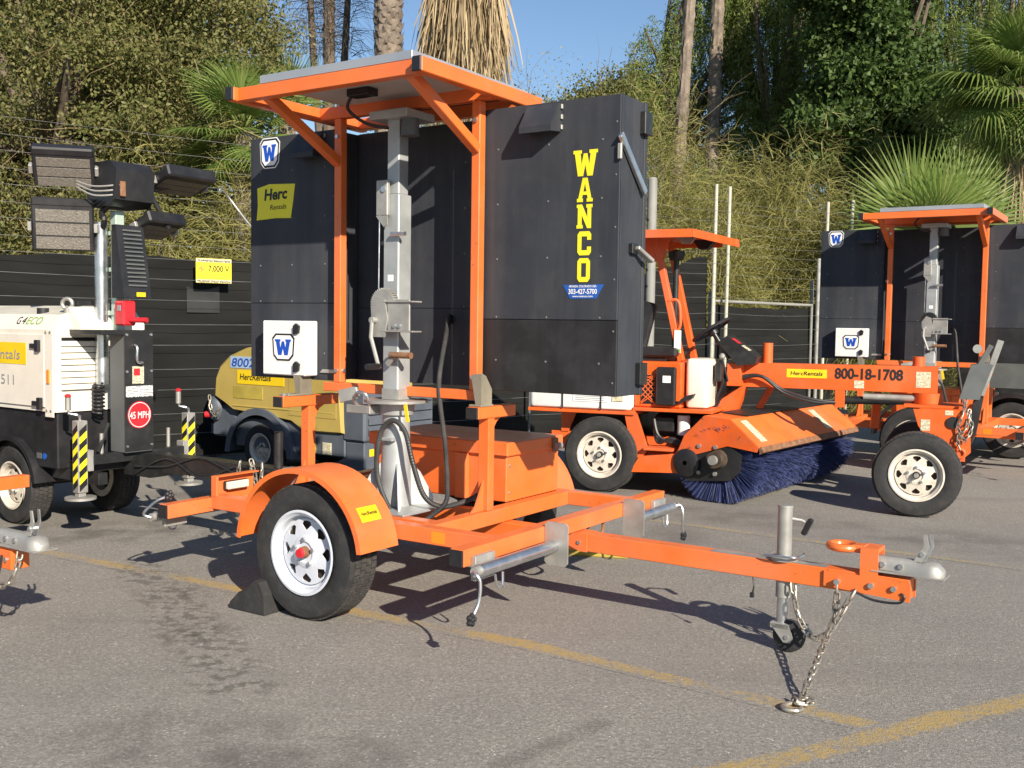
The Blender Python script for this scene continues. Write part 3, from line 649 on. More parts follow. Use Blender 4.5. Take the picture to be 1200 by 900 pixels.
    if not upper:
        D().cyl((mu, mv, .98), (mu, mv, 1.0), .10, n=24).build('base_cap', 'mast_alu', root)
        # loose wiring and chain at the coupler of this trailer
        D().tube(cr([(2.56, .90, .40), (2.57, .86, .24), (2.54, .82, .10), (2.58, .76, .02), (2.63, .70, .010), (2.64, .64, .010), (2.58, .60, .010), (2.53, .66, .010)], 6), .006, 6).build('brake_wire', 'black_plastic', root)
        return root
    tt = D().cyl((mu, mv, 1.045), (mu, mv, 1.060), .175, n=36).build('turntable', 'galv', root)
    D().cyl((mu, mv, .98), (mu, mv, 1.045), .095, .105, n=28).build('bearing', 'mast_alu', tt)
    D().box(mu - .22, mu - .05, mv - .16, mv - .08, .985, 1.030).build('lock_arm', 'galv', tt)
    D().tube(cr([(-.15, .58, 1.02), (-.16, .56, 1.06), (-.12, .54, 1.10), (-.07, .55, 1.09), (-.06, .57, 1.03)], 5), .009, 8).build('lock_handle', 'galv_bright', tt)
    D().obox((-.20, .56, 1.085), frame((1, .2, .25)), (.06, .012, .035), .004).build('lock_tab', 'galv', tt)
    D().obox((.150, .625, 1.0), frame((.2, 0, -1)), (.05, .002, .012), .001).build('warning_tag', 'sticker_yellow', tt)
    # --- mast
    ms = D().box(mu - .054, mu + .054, mv - .054, mv + .054, 1.061, 2.165, .006).build('mast_sleeve', 'mast_alu', root)
    D().box(mu - .041, mu + .041, mv - .041, mv + .041, 2.165, 2.60, .005).build('mast_inner', 'mast_alu', root)
    for sx, sy in ((-1, 0), (1, 0), (0, -1), (0, 1)):
        D().box(mu + (sx * .058 - .055 * abs(sy)), mu + (sx * .058 + .055 * abs(sy)) + .0001 + .004 * abs(sx), mv + sy * .058 - .055 * abs(sx), mv + sy * .058 + .055 * abs(sx) + .0001 + .004 * abs(sy), 1.0615, 1.12).build('mast_flange', 'galv', ms)
    D().box(-.12, .14, .62, .86, 2.56, 2.604).build('mast_cap', 'mast_alu', root)
    pb = D().box(-.085, -.005, .640, .664, 2.05, 2.24, .004).build('pulley_bracket', 'galv', ms)
    D().prism([(-.085, 2.05), (-.005, 2.05), (-.005, 2.00), (-.03, 1.99)], lambda a, b, h: (a, .640 + h, b), 0, .006).build('bracket_tip', 'galv', pb)
    D().cyl((-.03, .632, 2.19), (-.03, .668, 2.19), .016, n=12).build('pulley_bolt', 'galv_bright', pb)
    D().cyl((.02, .645, 1.95), (.115, .645, 1.95), .012, n=10).build('stop_pin', 'galv_bright', ms)
    D().tube([(-.062, .645, 2.22), (-.062, .64, 1.66)], .0035, 6).build('lift_cable', 'galv_bright', ms)
    D().box(-.02, .02, .6645, .6652, 1.70, 1.735, .0002).build('spec_label', 'print_white', ms)
    # winch
    wb = D().box(.035, .185, .60, .612, 1.435, 1.60, .004).build('winch_bracket', 'galv', ms)
    D().box(.0, .215, .59, .668, 1.585, 1.593, .002).build('winch_plate', 'galv', wb)
    D().box(.0, .215, .59, .668, 1.428, 1.436, .002).build('winch_plate', 'galv', wb)
    for u in (.085, .12): D().cyl((u, .590, 1.46), (u, .602, 1.46), .010, n=6).build('bolt', 'galv_bright', wb)
    gm = 'galv' if first else 'black_steel'
    g = D(); g.cyl((-.005, .605, 1.575), (-.005, .645, 1.575), .080, n=40)
    for i in range(40):
        t = 2 * math.pi * i / 40; g.obox((-.005 + .082 * math.cos(t), .625, 1.575 + .082 * math.sin(t)), (V3(math.cos(t), 0, math.sin(t)), V3(0, 1, 0), V3(-math.sin(t), 0, math.cos(t))), (.006, .018, .003), .001)
    gr = g.build('winch_gear', gm, ms)
    D().prism([(-.065, 1.40), (.02, 1.40), (.04, 1.50), (.02, 1.60), (-.03, 1.62), (-.075, 1.56)], lambda a, b, h: (a, .592 + h, b), 0, .010).build('winch_plate', 'galv', gr)
    g = D(); g.cyl((-.045, .56, 1.49), (-.045, .605, 1.49), .017, n=12); g.tube([(-.045, .568, 1.49), (-.045, .560, 1.40), (.005, .555, 1.27), (.022, .553, 1.235)], .011, 8)
    ck = g.build('winch_crank', 'galv', ms)
    D().cyl((.015, .565, 1.245), (.015, .46, 1.245), .017, n=12).build('grip', 'black_plastic', ck)
    D().cyl((.03, .630, 1.305), (.175, .630, 1.305), .017, n=14).build('roller', 'rust', ms)
    D().bar((.0, .64, 1.25), (.06, .64, 1.31), .02, .03).build('roller_arm', 'galv', ms)
    # --- posts, canopy
    for u in (-.455, .503):
        D().box(u - .026, u + .026, .735, .787, 1.132, 2.621, .004).build('post', 'orange', root)
        D().bar((u, .742, 2.375), (u, .20, 2.652), .050, .050).build('canopy_brace', 'orange', root)
        D().cyl((u + .026, .76, 1.20), (u + .036, .76, 1.20), .012, n=6).build('bolt', 'galv_bright', root)
        D().cyl((u, .735, 1.20), (u, .724, 1.20), .012, n=6).build('bolt', 'galv_bright', root)
        D().cyl((u, .735, 2.52), (u, .724, 2.52), .012, n=6).build('bolt', 'galv_bright', root)
    D().box(-.56, .575, .735, .787, 1.080, 1.1315).build('lower_beam', 'orange', root)
    for u in (-.62, .625):
        ra = D().box(u - .027, u + .027, .105, 1.14, 2.621, 2.690, .004).build('canopy_rail', 'orange', root)
        D().box(u - .026, u + .026, .093, .1045, 2.622, 2.689).build('end_cap', 'black_plastic', ra)
    D().box(-.592, .597, .135, .19, 2.622, 2.689).build('canopy_beam', 'orange', root)
    D().box(-.592, .597, .735, .79, 2.622, 2.689).build('canopy_beam', 'orange', root)
    D().box(-.592, .597, 1.06, 1.115, 2.622, 2.689).build('canopy_beam', 'orange', root)
    sp = D().box(-.44, .565, .14, 1.13, 2.6915, 2.735, .003).build('solar_panel', 'alu_frame', root)
    for i in range(6):
        for j in range(6):
            u0 = -.42 + i * .1615; v0 = .16 + j * .159
            D().box(u0, u0 + .157, v0, v0 + .155, 2.7352, 2.7372, .0006).build('solar_cell', 'solar_cell', sp)
    D().box(-.40, .53, .19, .735, 2.6830, 2.6905, .001).build('panel_backing', 'panel_back', sp)
    D().box(-.10, .05, .42, .50, 2.645, 2.682).build('junction_box', 'black_plastic', sp)
    D().tube(cr([(-.10, .46, 2.655), (-.16, .50, 2.60), (-.12, .60, 2.54), (-.02, .70, 2.52), (.05, .80, 2.53)], 6), .009, 8).build('panel_cable', 'black_plastic', sp)
    D().lathe([(.001, 0), (.045, .0), (.05, -.09), (.001, -.09)], (.10, .70, 2.56), (0, 0, 1), 20).build('junction_dome', 'grey_steel', root)
    # --- sign housing
    S0, S1 = -1.232, 1.303; Z0, Z1 = 1.135, 2.58
    hs = D().box(S0, S1, 1.002, 1.05, Z0, Z1, .004).build('sign_housing', 'sign_black', root)
    D().box(S0 - .004, S1 + .004, 1.052, 1.085, Z0 - .004, Z1 + .004, .004).build('display_frame', 'sign_black', hs)
    D().box(S0 + .05, S1 - .05, 1.0855, 1.090, Z0 + .05, Z1 - .05, .001).build('display_glass', 'black_plastic', hs)
    for a, b, zs in ((S0, -.530, 1.585), (.503, S1, 1.503)):
        D().box(a + .004, b - .004, .812, 1.0015, Z0 + .004, Z1 - .004, .004).build('sign_box', 'sign_black', hs)
        D().box(a, b, .800, .8115, zs + .0015, Z1, .002).build('back_panel', 'sign_black', hs)
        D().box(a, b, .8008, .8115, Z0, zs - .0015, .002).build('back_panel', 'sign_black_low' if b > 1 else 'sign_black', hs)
        e = b if b > 1 else a
        if b > 1:
            D().box(b - .0035, b + .003, .8125, .935, Z0, Z1, .001).build('side_panel', 'sign_black', hs)
            D().box(b - .0035, b + .003, .9375, 1.0015, Z0, Z1, .001).build('side_panel', 'sign_black', hs)
        for z in (1.28, zs, 1.80, 2.08, 2.36):
            for k in range(3):
                uu = a + (b - a) * (.12 + .38 * k); D().ball((uu, .800, z + .012), .0065, 8, (1, .5, 1)).build('screw', 'grey_steel', hs)
        for k in range(6): D().ball((b - .02, .800, 1.20 + k * .25), .006, 8, (1, .5, 1)).build('screw', 'grey_steel', hs)
    for zz in ((Z0, 1.56), (1.563, Z1)):
        D().box(-.527, .500, .9955, 1.0015, zz[0], zz[1], .001).build('back_panel', 'sign_black', hs)
    for u in (-.2, .25, .42):
        for z in (1.30, 1.56, 1.85, 2.10, 2.35): D().ball((u, .9955, z + .012), .0065, 8, (1, .5, 1)).build('screw', 'grey_steel', hs)
    # vent hoods
    for u0 in (-.80, .79):
        vh = D().prism([(.7995, 2.43), (.7995, 2.565), (.775, 2.565), (.700, 2.45), (.700, 2.42)], lambda a, b, h: (u0 + h, a, b), 0, .185).build('vent_hood', 'sign_black', hs)
        for z in (2.45, 2.50, 2.55): D().box(u0 + .186, u0 + .196, .785, .7995, z - .012, z + .012).build('hood_tab', 'galv', vh)
    # strut + latches on the near end
    D().bar((1.318, .775, 2.385), (1.325, 1.03, 2.135), .035, .022, (1, 0, 0)).build('prop_strut', 'galv_bright', hs)
    D().box(1.297, 1.318, .782, .799, 2.27, 2.345).build('strut_bracket', 'galv', hs)
    D().box(1.3065, 1.33, .90, .96, 1.83, 1.88).build('latch', 'black_steel', hs)
    D().bar((1.335, .93, 1.86), (1.355, 1.06, 1.80), .02, .035, (1, 0, 0)).build('latch', 'galv', hs)
    D().box(1.304, 1.335, 1.00, 1.08, Z0 + .05, Z0 + .16).build('hinge', 'black_steel', hs)
    D().box(1.304, 1.335, 1.00, 1.08, Z1 - .16, Z1 - .05).build('hinge', 'black_steel', hs)
    # lettering and marks on the back
    emblem(hs, -1.065, 2.485, .7995, .165, .175, OFF)
    if first:
        fn = lambda a, b, h: (-1.018 + a, .7995 - h, 2.195 + b)
        fl = D().prism([(-.155, .085), (-.05, .105), (.06, .100), (.165, .095), (.150, .0), (.130, -.105), (.0, -.100), (-.16, -.108), (-.150, -.02)], fn, 0, .002).build('rental_sticker', 'herc_yellow', hs, merge=False)
        text(fl, 'Herc', (-1.11, .7955, 2.205), (1, 0, .02), (.12, 0, 1), .068, 'print_black', .19, bold=.03, off=OFF)
        text(fl, 'Rentals', (-1.06, .7955, 2.145), (1, 0, .02), (.12, 0, 1), .032, 'print_black', .135, off=OFF)
        zz = [(2.204, 2.329), (2.079, 2.195), (1.951, 2.067), (1.820, 1.936), (1.690, 1.806)]; ww = (.135, .092, .090, .088, .085)
        for ch, (a, b), wd in zip('WANCO', zz, ww):
            g = D()
            for poly in SLAB[ch]: g.prism([((x - 5) / 10 * wd, y / 10 * (b - a)) for x, y in poly], lambda x, y, h: (1.115 + x, .7995 - h, a + y), 0, .002)
            g.build('letter', 'wanco_yellow', hs, merge=False)
        fn = lambda a, b, h: (1.115 + a, .7995 - h, 1.645 + b)
        bs = D().prism([(-.115, .032), (.115, .032), (.095, 0), (.075, -.036), (-.075, -.036), (-.09, -.01)], fn, 0, .0015).build('phone_sticker', 'sticker_blue', hs, merge=False)
        text(bs, 'ARVADA, COLORADO USA', (1.035, .7965, 1.664), (1, 0, 0), (0, 0, 1), .011, 'print_white', .155, bold=.02, off=OFF)
        text(bs, '303-427-5700', (1.033, .7965, 1.632), (1, 0, 0), (0, 0, 1), .025, 'print_white', .16, bold=.02, off=OFF)
        text(bs, 'www.wanco.com', (1.055, .7965, 1.616), (1, 0, 0), (0, 0, 1), .010, 'print_white', .115, bold=.02, off=OFF)
    # control cabinet
    cb = D().box(-1.01, -.665, .690, .7985, 1.160, 1.480, .006).build('control_cabinet', 'white_paint', root)
    emblem(cb, -.835, 1.325, .6895, .19, .165, OFF)
    for z in (1.43, 1.21):
        D().prism([(-.02, -.03), (.02, -.02), (.025, .02), (.0, .035), (-.02, .02)], lambda a, b, h: (-.725 + a, .69 - h, z + b), 0, .016).build('cabinet_latch', 'black_plastic', cb)
    D().prism([(-.64, 1.18), (-.525, 1.18), (-.525, 1.20), (-.62, 1.20)], lambda a, b, h: (a, .79 + h, b), 0, .01).build('bracket_tab', 'galv', root)
    # travel stands
    for u, v0, v1, zt in ((-.74, .56, 1.02, 1.045), (.55, .67, 1.02, 1.050)):
        D().box(u - .032, u + .032, .770, .825, .500, zt - .062).build('travel_stand', 'orange', root)
        tb = D().box(u - .037, u + .037, v0, v1, zt - .062, zt, .004).build('stand_bar', 'orange', root)
        D().box(u - .036, u + .036, v0 - .012, v0 - .0005, zt - .061, zt - .001).build('end_cap', 'black_plastic', tb)
        D().prism([(.826, zt - .0625), (.93, zt - .0625), (.885, zt - .085), (.855, zt - .12), (.826, zt - .19)], lambda a, b, h: (u + h, a, b), -.005, .005).build('stand_gusset', 'orange', root)
        D().prism([(.77, .501), (.66, .501), (.70, .53), (.74, .60), (.77, .66)], lambda a, b, h: (u + h, a, b), -.005, .005).build('stand_gusset', 'orange', root)
        br = D().box(u - .04, u + .04, .60 if u < 0 else .69, .80, zt + .0005, zt + .012).build('cradle', 'cradle_zinc', tb)
        D().prism([(.70, zt + .012), (.79, zt + .012), (.79, zt + .09), (.735, zt + .16), (.70, zt + .175)], lambda a, b, h: (u + .03 + h, a, b), 0, .006).build('cradle_plate', 'cradle_zinc', br)
        D().prism([(u - .03, zt + .165), (u + .036, zt + .175), (u + .036, zt + .012), (u - .0, zt + .012)], lambda a, b, h: (a, .70 - h, b), 0, .006).build('cradle_plate', 'cradle_zinc', br)
        for k in (.62, .66): D().cyl((u, v0 + .04 + k - .62, zt), (u, v0 + .04 + k - .62, zt + .018), .010, n=6).build('bolt', 'galv_bright', tb)
    # conduit hoses
    def hose(pts, r=.013):
        P = cr(pts, 22); g = D(); g.tube(P, [r * (1.06 if i % 2 else .95) for i in range(len(P))], 10); return g.build('conduit', 'conduit', root, 20)
    hose([(.16, .985, 1.50), (.19, .93, 1.50), (.225, .87, 1.42), (.265, .76, 1.20), (.285, .74, 1.06), (.322, .74, .84), (.34, .74, .62), (.326, .74, .52), (.25, .70, .44), (.20, .66, .40)], .013)
    hose([(.17, .62, .42), (.06, .60, .48), (-.03, .60, .66), (-.02, .61, .87), (.06, .615, .955), (.145, .62, .90), (.19, .63, .74), (.24, .66, .57), (.29, .72, .505), (.345, .80, .505), (.41, .95, .56), (.43, 1.02, .70)], .014)
    D().cyl((.16, .955, 1.50), (.16, .997, 1.50), .028, n=14).build('cable_gland', 'black_plastic', root)
    D().box(-.05, .06, .615, .65, .84, .856).build('hose_clip', 'mast_alu', root)
    D().box(.62, .70, .2435, .2448, .43, .485, .0003).build('reflector', 'lens_amber', root)
    return root

YAW1 = .5845
sign_trailer((-1.0285, 5.0086, 0), YAW1, 'orange sign trailer with large yellow lettering and a yellow-stickered fender', fender='orange')
# ------------------------------------------------------------------ small fender helper
def fender_arc(root, cu, cz, Rf, v0, v1, a0, a1, mtl, off, lip=.03, n=22):
    g = G(off); vs = []; fs = []
    for i in range(n + 1):
        t = R(a0) + (R(a1) - R(a0)) * i / n
        for rr, vv in ((Rf, v0), (Rf, v1), (Rf - .006, v1), (Rf - .006, v0 + .006), (Rf - lip, v0 + .006), (Rf - lip, v0)):
            vs.append((cu + rr * math.cos(t), vv, cz + rr * math.sin(t)))
    for i in range(n):
        for k in range(6): fs.append([i * 6 + k, i * 6 + (k + 1) % 6, (i + 1) * 6 + (k + 1) % 6, (i + 1) * 6 + k])
    fs += [list(range(6)), list(range(n * 6, n * 6 + 6))]
    return g.add(vs, fs).build('fender', mtl, root, 40)
# ------------------------------------------------------------------ light tower
def light_tower():
    yaw = .62; OFF = (-.7, .42, 0); D = lambda: G(OFF)
    U_ = Vector((math.cos(yaw), -math.sin(yaw), 0)); V_ = Vector((math.sin(yaw), math.cos(yaw), 0))
    root = thing('light_tower', 'cream and black mobile light tower with four lamp heads on its mast', 'light tower', Vector((-2.86, 6.79, 0)) + U_ * -.7 + V_ * .42, -yaw)
    # engine canopy
    cs = [(0, .835), (0, 1.395), (.05, 1.50), (.34, 1.565), (.63, 1.50), (.68, 1.395), (.68, .835)]
    bd = D().prism(cs, lambda a, b, h: (h, a, b), -2.1, -.285).build('canopy', 'cream', root, 20)
    D().prism([(-.285, 1.40), (-.285, 1.555), (-.15, 1.44), (-.15, 1.40)], lambda a, b, h: (a, .10 + h, b), 0, .50).build('roof_nose', 'cream', bd)
    dr = D().box(-2.09, -.405, -.012, -.0005, .865, 1.362, .004).build('door', 'cream', bd)
    D().box(-.400, -.300, -.010, -.0005, .80, 1.385, .003).build('corner_post', 'cream', bd)
    for z in (.845, 1.38):
        for u in (-.375, -.325): D().cyl((u, -.010, z), (u, -.016, z), .010, n=6).build('bolt', 'galv', bd)
    st = D().box(-1.9, -.625, -.0145, -.0125, 1.150, 1.302, .0005).build('rental_panel', 'sticker_yellow', dr)
    text(st, 'HercRentals', (-1.42, -.0175, 1.185), (1, 0, 0), (0, 0, 1), .072, 'print_grey', .72, bold=.004, shear=.12, off=OFF)
    text(dr, '800-13', (-1.42, -.0155, 1.005), (1, 0, 0), (0, 0, 1), .072, 'print_grey', .32, off=OFF)
    text(dr, '-9511', (-1.075, -.0155, 1.005), (1, 0, 0), (0, 0, 1), .072, 'print_grey', .29, off=OFF)
    text(bd, 'G', (-.80, .0138, 1.4315), (1, 0, 0), (0, .43, .9), .060, 'print_black', .058, bold=.0, shear=.35, off=OFF)
    text(bd, '4', (-.735, .0138, 1.4315), (1, 0, 0), (0, .43, .9), .060, 'print_black', .055, bold=.0, shear=.35, off=OFF)
    text(bd, 'ECO', (-.68, .0138, 1.4315), (1, 0, 0), (0, .43, .9), .060, 'print_green', .20, bold=.0, shear=.35, off=OFF)
    for u, z in ((-.47, 1.285), (-.45, .89)):
        h = D().box(u - .09, u - .02, -.030, -.013, z - .018, z + .014, .004).build('hinge', 'black_plastic', dr)
        D().box(u - .02, u + .03, -.036, -.0125, z - .040, z + .040, .004).build('hinge_plate', 'black_plastic', h)
    D().box(-.365, -.335, -.020, -.0105, 1.03, 1.125, .006).build('marker_lens', 'lens_amber', bd)
    D().torus((-.33, .12, 1.575), (.6, -.8, 0), .034, .014, 20, 8).build('lifting_eye', 'galv', bd)
    D().cyl((-.33, .12, 1.50), (-.33, .12, 1.545), .022, n=12).build('eye_foot', 'galv', bd)
    D().cyl((-.60, .10, 1.49), (-.60, .10, 1.545), .04, n=16).build('filler_cap', 'black_plastic', bd)
    D().box(-.62, -.50, .30, .42, 1.55, 1.60).build('exhaust', 'black_steel', bd)
    # louvres on the front face
    D().box(-.2845, -.279, .045, .405, .985, 1.345, .002).build('louvre_back', 'print_black', bd)
    for k in range(8):
        z = 1.005 + .0425 * k
        D().box(-.2785, -.262, .035, .415, z - .0185, z + .0185, .003).build('slat', 'cream', bd)
    # lower chassis
    D().box(-2.08, -.30, .02, .66, .44, .834, .01).build('base_tub', 'black_plastic', root)
    D().box(-2.0, .05, .10, .17, .36, .44).build('chassis_rail', 'black_steel', root)
    D().box(-2.0, .05, .69, .76, .36, .44).build('chassis_rail', 'black_steel', root)
    D().box(-.30, -.05, .10, .70, .44, .50).build('chassis_plate', 'black_steel', root)
    D().cyl((-.46, .0185, .52), (-.46, .014, .52), .022, n=16).build('blue_sticker', 'sticker_blue', root)
    D().box(-.56, -.50, .016, .0195, .50, .54, .001).build('spec_plate', 'grey_steel', root)
    # wheels
    for v, o in ((-.012, -1), (.87, 1)):
        wheel(root, (-.86, v, .28), (0, o, 0), Rr=.28, wd=.18, rim=.165, rm='rim_old', off=OFF, hub='')
    fender_arc(root, -.86, .28, .355, -.03, .18, 178, 8, 'black_plastic', OFF)
    fender_arc(root, -.86, .28, .355, .68, .89, 178, 8, 'black_plastic', OFF)
    D().cyl((-.86, .05, .28), (-.86, .80, .28), .03, n=12).build('axle', 'black_steel', root)
    # cross beam + stabilisers
    D().box(-.035, .045, .07, .79, .500, .565).build('cross_beam', 'black_steel', root)
    for v in (0, .86):
        sj = D().box(-.035, .035, v - .035, v + .035, .32, .80, .004).build('stabiliser', 'galv', root)
        D().box(-.026, .026, v - .026, v + .026, .292, .32, .003).build('stabiliser_foot', 'galv', sj)
        D().cyl((0, v, .275), (0, v, .291), .10, n=28).build('pad', 'galv', sj)
        for face in range(2):
            for w0 in (range(9)):
                z0 = .33 + w0 * .045; hw = .027
                fn = (lambda a, b, h: (a, v - .0352 - h, b)) if face == 0 else (lambda a, b, h: (.0352 + h, v + a, b))
                D().prism([(-hw, z0), (hw, z0 + .045), (hw, z0 + .089), (-hw, z0 + .044)], fn, 0, .0012).build('hazard_stripe', 'wanco_yellow' if w0 % 2 else 'print_black', sj)
        D().box(-.04, .04, v + (.036 if v < .5 else -.075), v + (.075 if v < .5 else -.036), .46, .60).build('bracket', 'galv', sj)
        ck = D().tube([(0, v, .80), (0, v, .83), (0, v - .02, .84), (-.03, v - .06, .85), (-.03, v - .065, .88)], .009, 8).build('crank', 'galv_bright', sj)
        D().cyl((-.03, v - .065, .87), (-.03, v - .065, .955), .019, n=12).build('grip', 'galv', ck)
        D().ball((-.03, v - .065, .965), .022, 10, (1, 1, .7)).build('grip_cap', 'red_paint', ck)
    D().cyl((-.02, .70, .565), (-.02, .70, .70), .013, n=10).build('lock_pin', 'galv', root)
    D().cyl((-.02, .17, .565), (-.02, .17, .70), .013, n=10).build('lock_pin', 'galv', root)
    # mast column
    cl = D().box(-.075, .098, .275, .485, .565, 1.400, .003).build('mast_column', 'grey_steel', root)
    fp = D().box(.0985, .106, .268, .490, .575, 1.402, .002).build('front_panel', 'black_steel', cl)
    for v in (.285, .475):
        for z in (.61, 1.12, 1.37): D().cyl((.106, v, z), (.111, v, z), .009, n=8).build('bolt', 'galv_bright', fp)
    D().box(-.275, .105, .10, .274, 1.368, 1.401).build('shelf', 'black_steel', cl)
    D().box(.1062, .1085, .325, .415, .905 + .13, 1.155).build('warning_label', 'label_cream', fp)
    D().box(.1062, .1088, .335, .385, 1.09, 1.14).build('warning_label', 'red_paint', fp)
    D().box(.1062, .1085, .275, .485, .945, 1.020).build('instruction_label', 'label_white', fp)
    c0 = Vector((.1062, .378, .822)); fnr = lambda rr: [(rr * math.cos(2 * math.pi * k / 32), rr * math.sin(2 * math.pi * k / 32)) for k in range(32)]
    sg = D().prism(fnr(.093), lambda a, b, h: (c0.x + h, c0.y + a, c0.z + b), 0, .0015).build('speed_sign', 'red_paint', fp)
    g = D(); g.lathe([(.082, .0018), (.086, .0018), (.086, .0030), (.082, .0030)], c0, (1, 0, 0), 32, True); g.build('ring', 'print_white', sg)
    text(sg, '45 MPH', (.1095, .302, .797), (0, 1, 0), (0, 0, 1), .050, 'print_white', .152, bold=.0, off=OFF)
    D().tube(cr([(.11, .345, 1.30), (.135, .345, 1.28), (.135, .345, 1.19), (.14, .385, 1.18)], 4), .009, 8).build('hook', 'galv_bright', fp)
    D().cyl((-.205, .30, 1.02), (-.205, .30, 2.14), .043, n=24).build('mast_tube', 'galv_bright', root)
    D().box(-.165, -.10, .345, .415, .60, 2.22, .006).build('mast_profile', 'mast_green', root)
    for z in (1.50, 1.80, 2.05): D().box(-.175, -.095, .335, .425, z, z + .03).build('mast_clamp', 'mast_green', root)
    P = [(-.205 + .035 * math.cos(t), .27 + .035 * math.sin(t), 1.03 - .0042 * t * 1.0) for t in np.linspace(0, 2 * math.pi * 8, 96)]
    D().tube(P, .009, 6).build('coil_cable', 'black_plastic', root)
    D().bar((-.06, .25, 1.12 - .36), (.02, .12, .58), .02, .02).build('gas_strut', 'black_steel', root)
    # cable tray with louvres
    tr = D().prism([(-.09, 1.62), (.05, 1.62), (.035, 1.70), (-.04, 2.12), (-.09, 2.12)], lambda a, b, h: (a, .305 + h, b), 0, .215).build('cable_tray', 'black_plastic', root)
    for k in range(14):
        z = 1.70 + k * .029; uu = .035 - .075 * (z - 1.70) / .42
        D().box(uu - .004, uu + .012, .35, .49, z, z + .012, .002).build('louvre', 'grey_steel', tr)
    D().box(.052, .056, .40, .47, 1.63, 1.66, .001).build('yellow_label', 'sticker_yellow', tr)
    wn = D().box(-.06, .05, .30, .40, 1.43, 1.60, .012).build('winch', 'red_paint', root)
    D().cyl((.05, .35, 1.47), (.17, .40, 1.47), .018, n=12).build('winch_drum', 'red_paint', wn)
    D().box(-.02, .02, .296, .3005, 1.53, 1.57, .001).build('winch_label', 'print_grey', wn)
    D().cyl((-.30, .42, 1.52), (-.26, .42, 1.52), .07, n=20).build('pulley', 'grey_steel', root)
    # head and lamps
    hd = D().prism([(-.26, 2.24), (-.02, 2.24), (.05, 2.28), (.07, 2.48), (.0, 2.54), (-.22, 2.54), (-.30, 2.44)], lambda a, b, h: (a, .24 + h, b), 0, .30).build('head_box', 'black_plastic', root)
    D().box(.062, .075, .27, .31, 2.30, 2.40).build('connector', 'rust', hd)
    for k in range(3): D().tube(cr([(.07, .29 + .01 * k, 2.38 - .03 * k), (-.05, .16, 2.36 - .03 * k), (-.20, .12, 2.40 - .02 * k)], 6), .006, 6).build('cable', 'galv', hd)
    D().tube(cr([(-.10, .30, 2.25), (-.16, .28, 2.20), (-.10, .26, 2.15), (-.18, .30, 2.10)], 6), .02, 8).build('cable', 'black_plastic', hd)
    D().cyl((-.30, .39, 2.42), (-.60, .05, 2.42), .020, n=10).build('lamp_arm', 'black_steel', hd)
    def lamp(c, face, w_, h_, rows):
        c = Vector(c); n_, s_, t_ = frame(face)       # n_ = light direction
        lb = D().obox(c - n_ * .035, (s_, t_, n_), (w_ / 2, h_ / 2, .035), .010).build('lamp', 'black_plastic', root)
        D().obox(c - n_ * .040 + t_ * (h_ / 2 + .005), (s_, t_, n_), (w_ / 2, .03, .045), .012).build('lamp_driver', 'black_plastic', lb)
        for i in range(rows):
            z = (i - (rows - 1) / 2) * (h_ * .86 / rows) - .015
            D().obox(c + n_ * .001 + t_ * z, (s_, t_, n_), (w_ * .43, h_ * .38 / rows, .003), .001).build('led_row', 'led', lb)
        for sg_ in (-1, 1): D().obox(c - n_ * .02 + s_ * sg_ * (w_ / 2 + .012), (s_, t_, n_), (.012, .03, .03), .003).build('lamp_bracket', 'galv', lb)
        return lb
    lamp((-.27, .07, 2.470), (.72, -.58, -.50), .39, .24, 3)
    lamp((-.29, .07, 2.09), (.80, -.60, -.16), .39, .32, 3)
    lamp((.02, .78, 2.42), (.34, .02, -.94), .43, .26, 3)
    lamp((-.10, .66, 2.10), (.38, .05, -.92), .34, .24, 3)
    D().cyl((-.05, .50, 2.36), (-.02, .72, 2.42), .02, n=10).build('lamp_arm', 'black_steel', hd)
    D().cyl((-.10, .56, 2.36), (-.08, .66, 2.12), .018, n=10).build('lamp_arm', 'black_steel', hd)
    D().cyl((-.02, .56, 2.36), (-.0, .70, 2.12), .018, n=10).build('lamp_arm', 'black_steel', hd)
    # drawbar with cables
    D().prism([(-.05, .40), (.25, .40), (.40, .45), (1.55, .48), (1.55, .58), (.40, .57), (.18, .565), (-.05, .50)], lambda a, b, h: (a, .36 + h, b), 0, .12).build('drawbar', 'black_steel', root)
    for k in range(2):
        D().tube(cr([(.10, .345, .47 - .05 * k), (.45, .352, .50 + .05 * k), (.80, .352, .585 - .13 * k), (1.15, .352, .52 + .04 * k), (1.45, .35, .56)], 6), .007, 6).build('cable', 'black_plastic', root)
    D().cyl((1.46, .42, .20), (1.46, .42, .80), .028, n=14).build('drawbar_jack', 'black_steel', root)
    D().cyl((1.46, .42, .02), (1.46, .42, .20), .022, n=12).build('jack_leg', 'galv', root)
    D().cyl((1.46, .42, .0), (1.46, .42, .02), .08, n=20).build('jack_pad', 'galv', root)
    chain_links(root, cr([(1.20, .34, .60), (1.18, .33, .45), (1.24, .33, .40), (1.30, .33, .50), (1.31, .34, .60)], 6), OFF)
    chain_links(root, cr([(1.30, .34, .62), (1.34, .33, .55), (1.38, .33, .42), (1.41, .33, .55), (1.40, .34, .61)], 6), OFF)
    D().prism([(1.55, .47), (1.80, .48), (1.84, .52), (1.80, .57), (1.55, .59)], lambda a, b, h: (a, .37 + h, b), 0, .10).build('ball_coupler', 'galv', root)
    return root
light_tower()

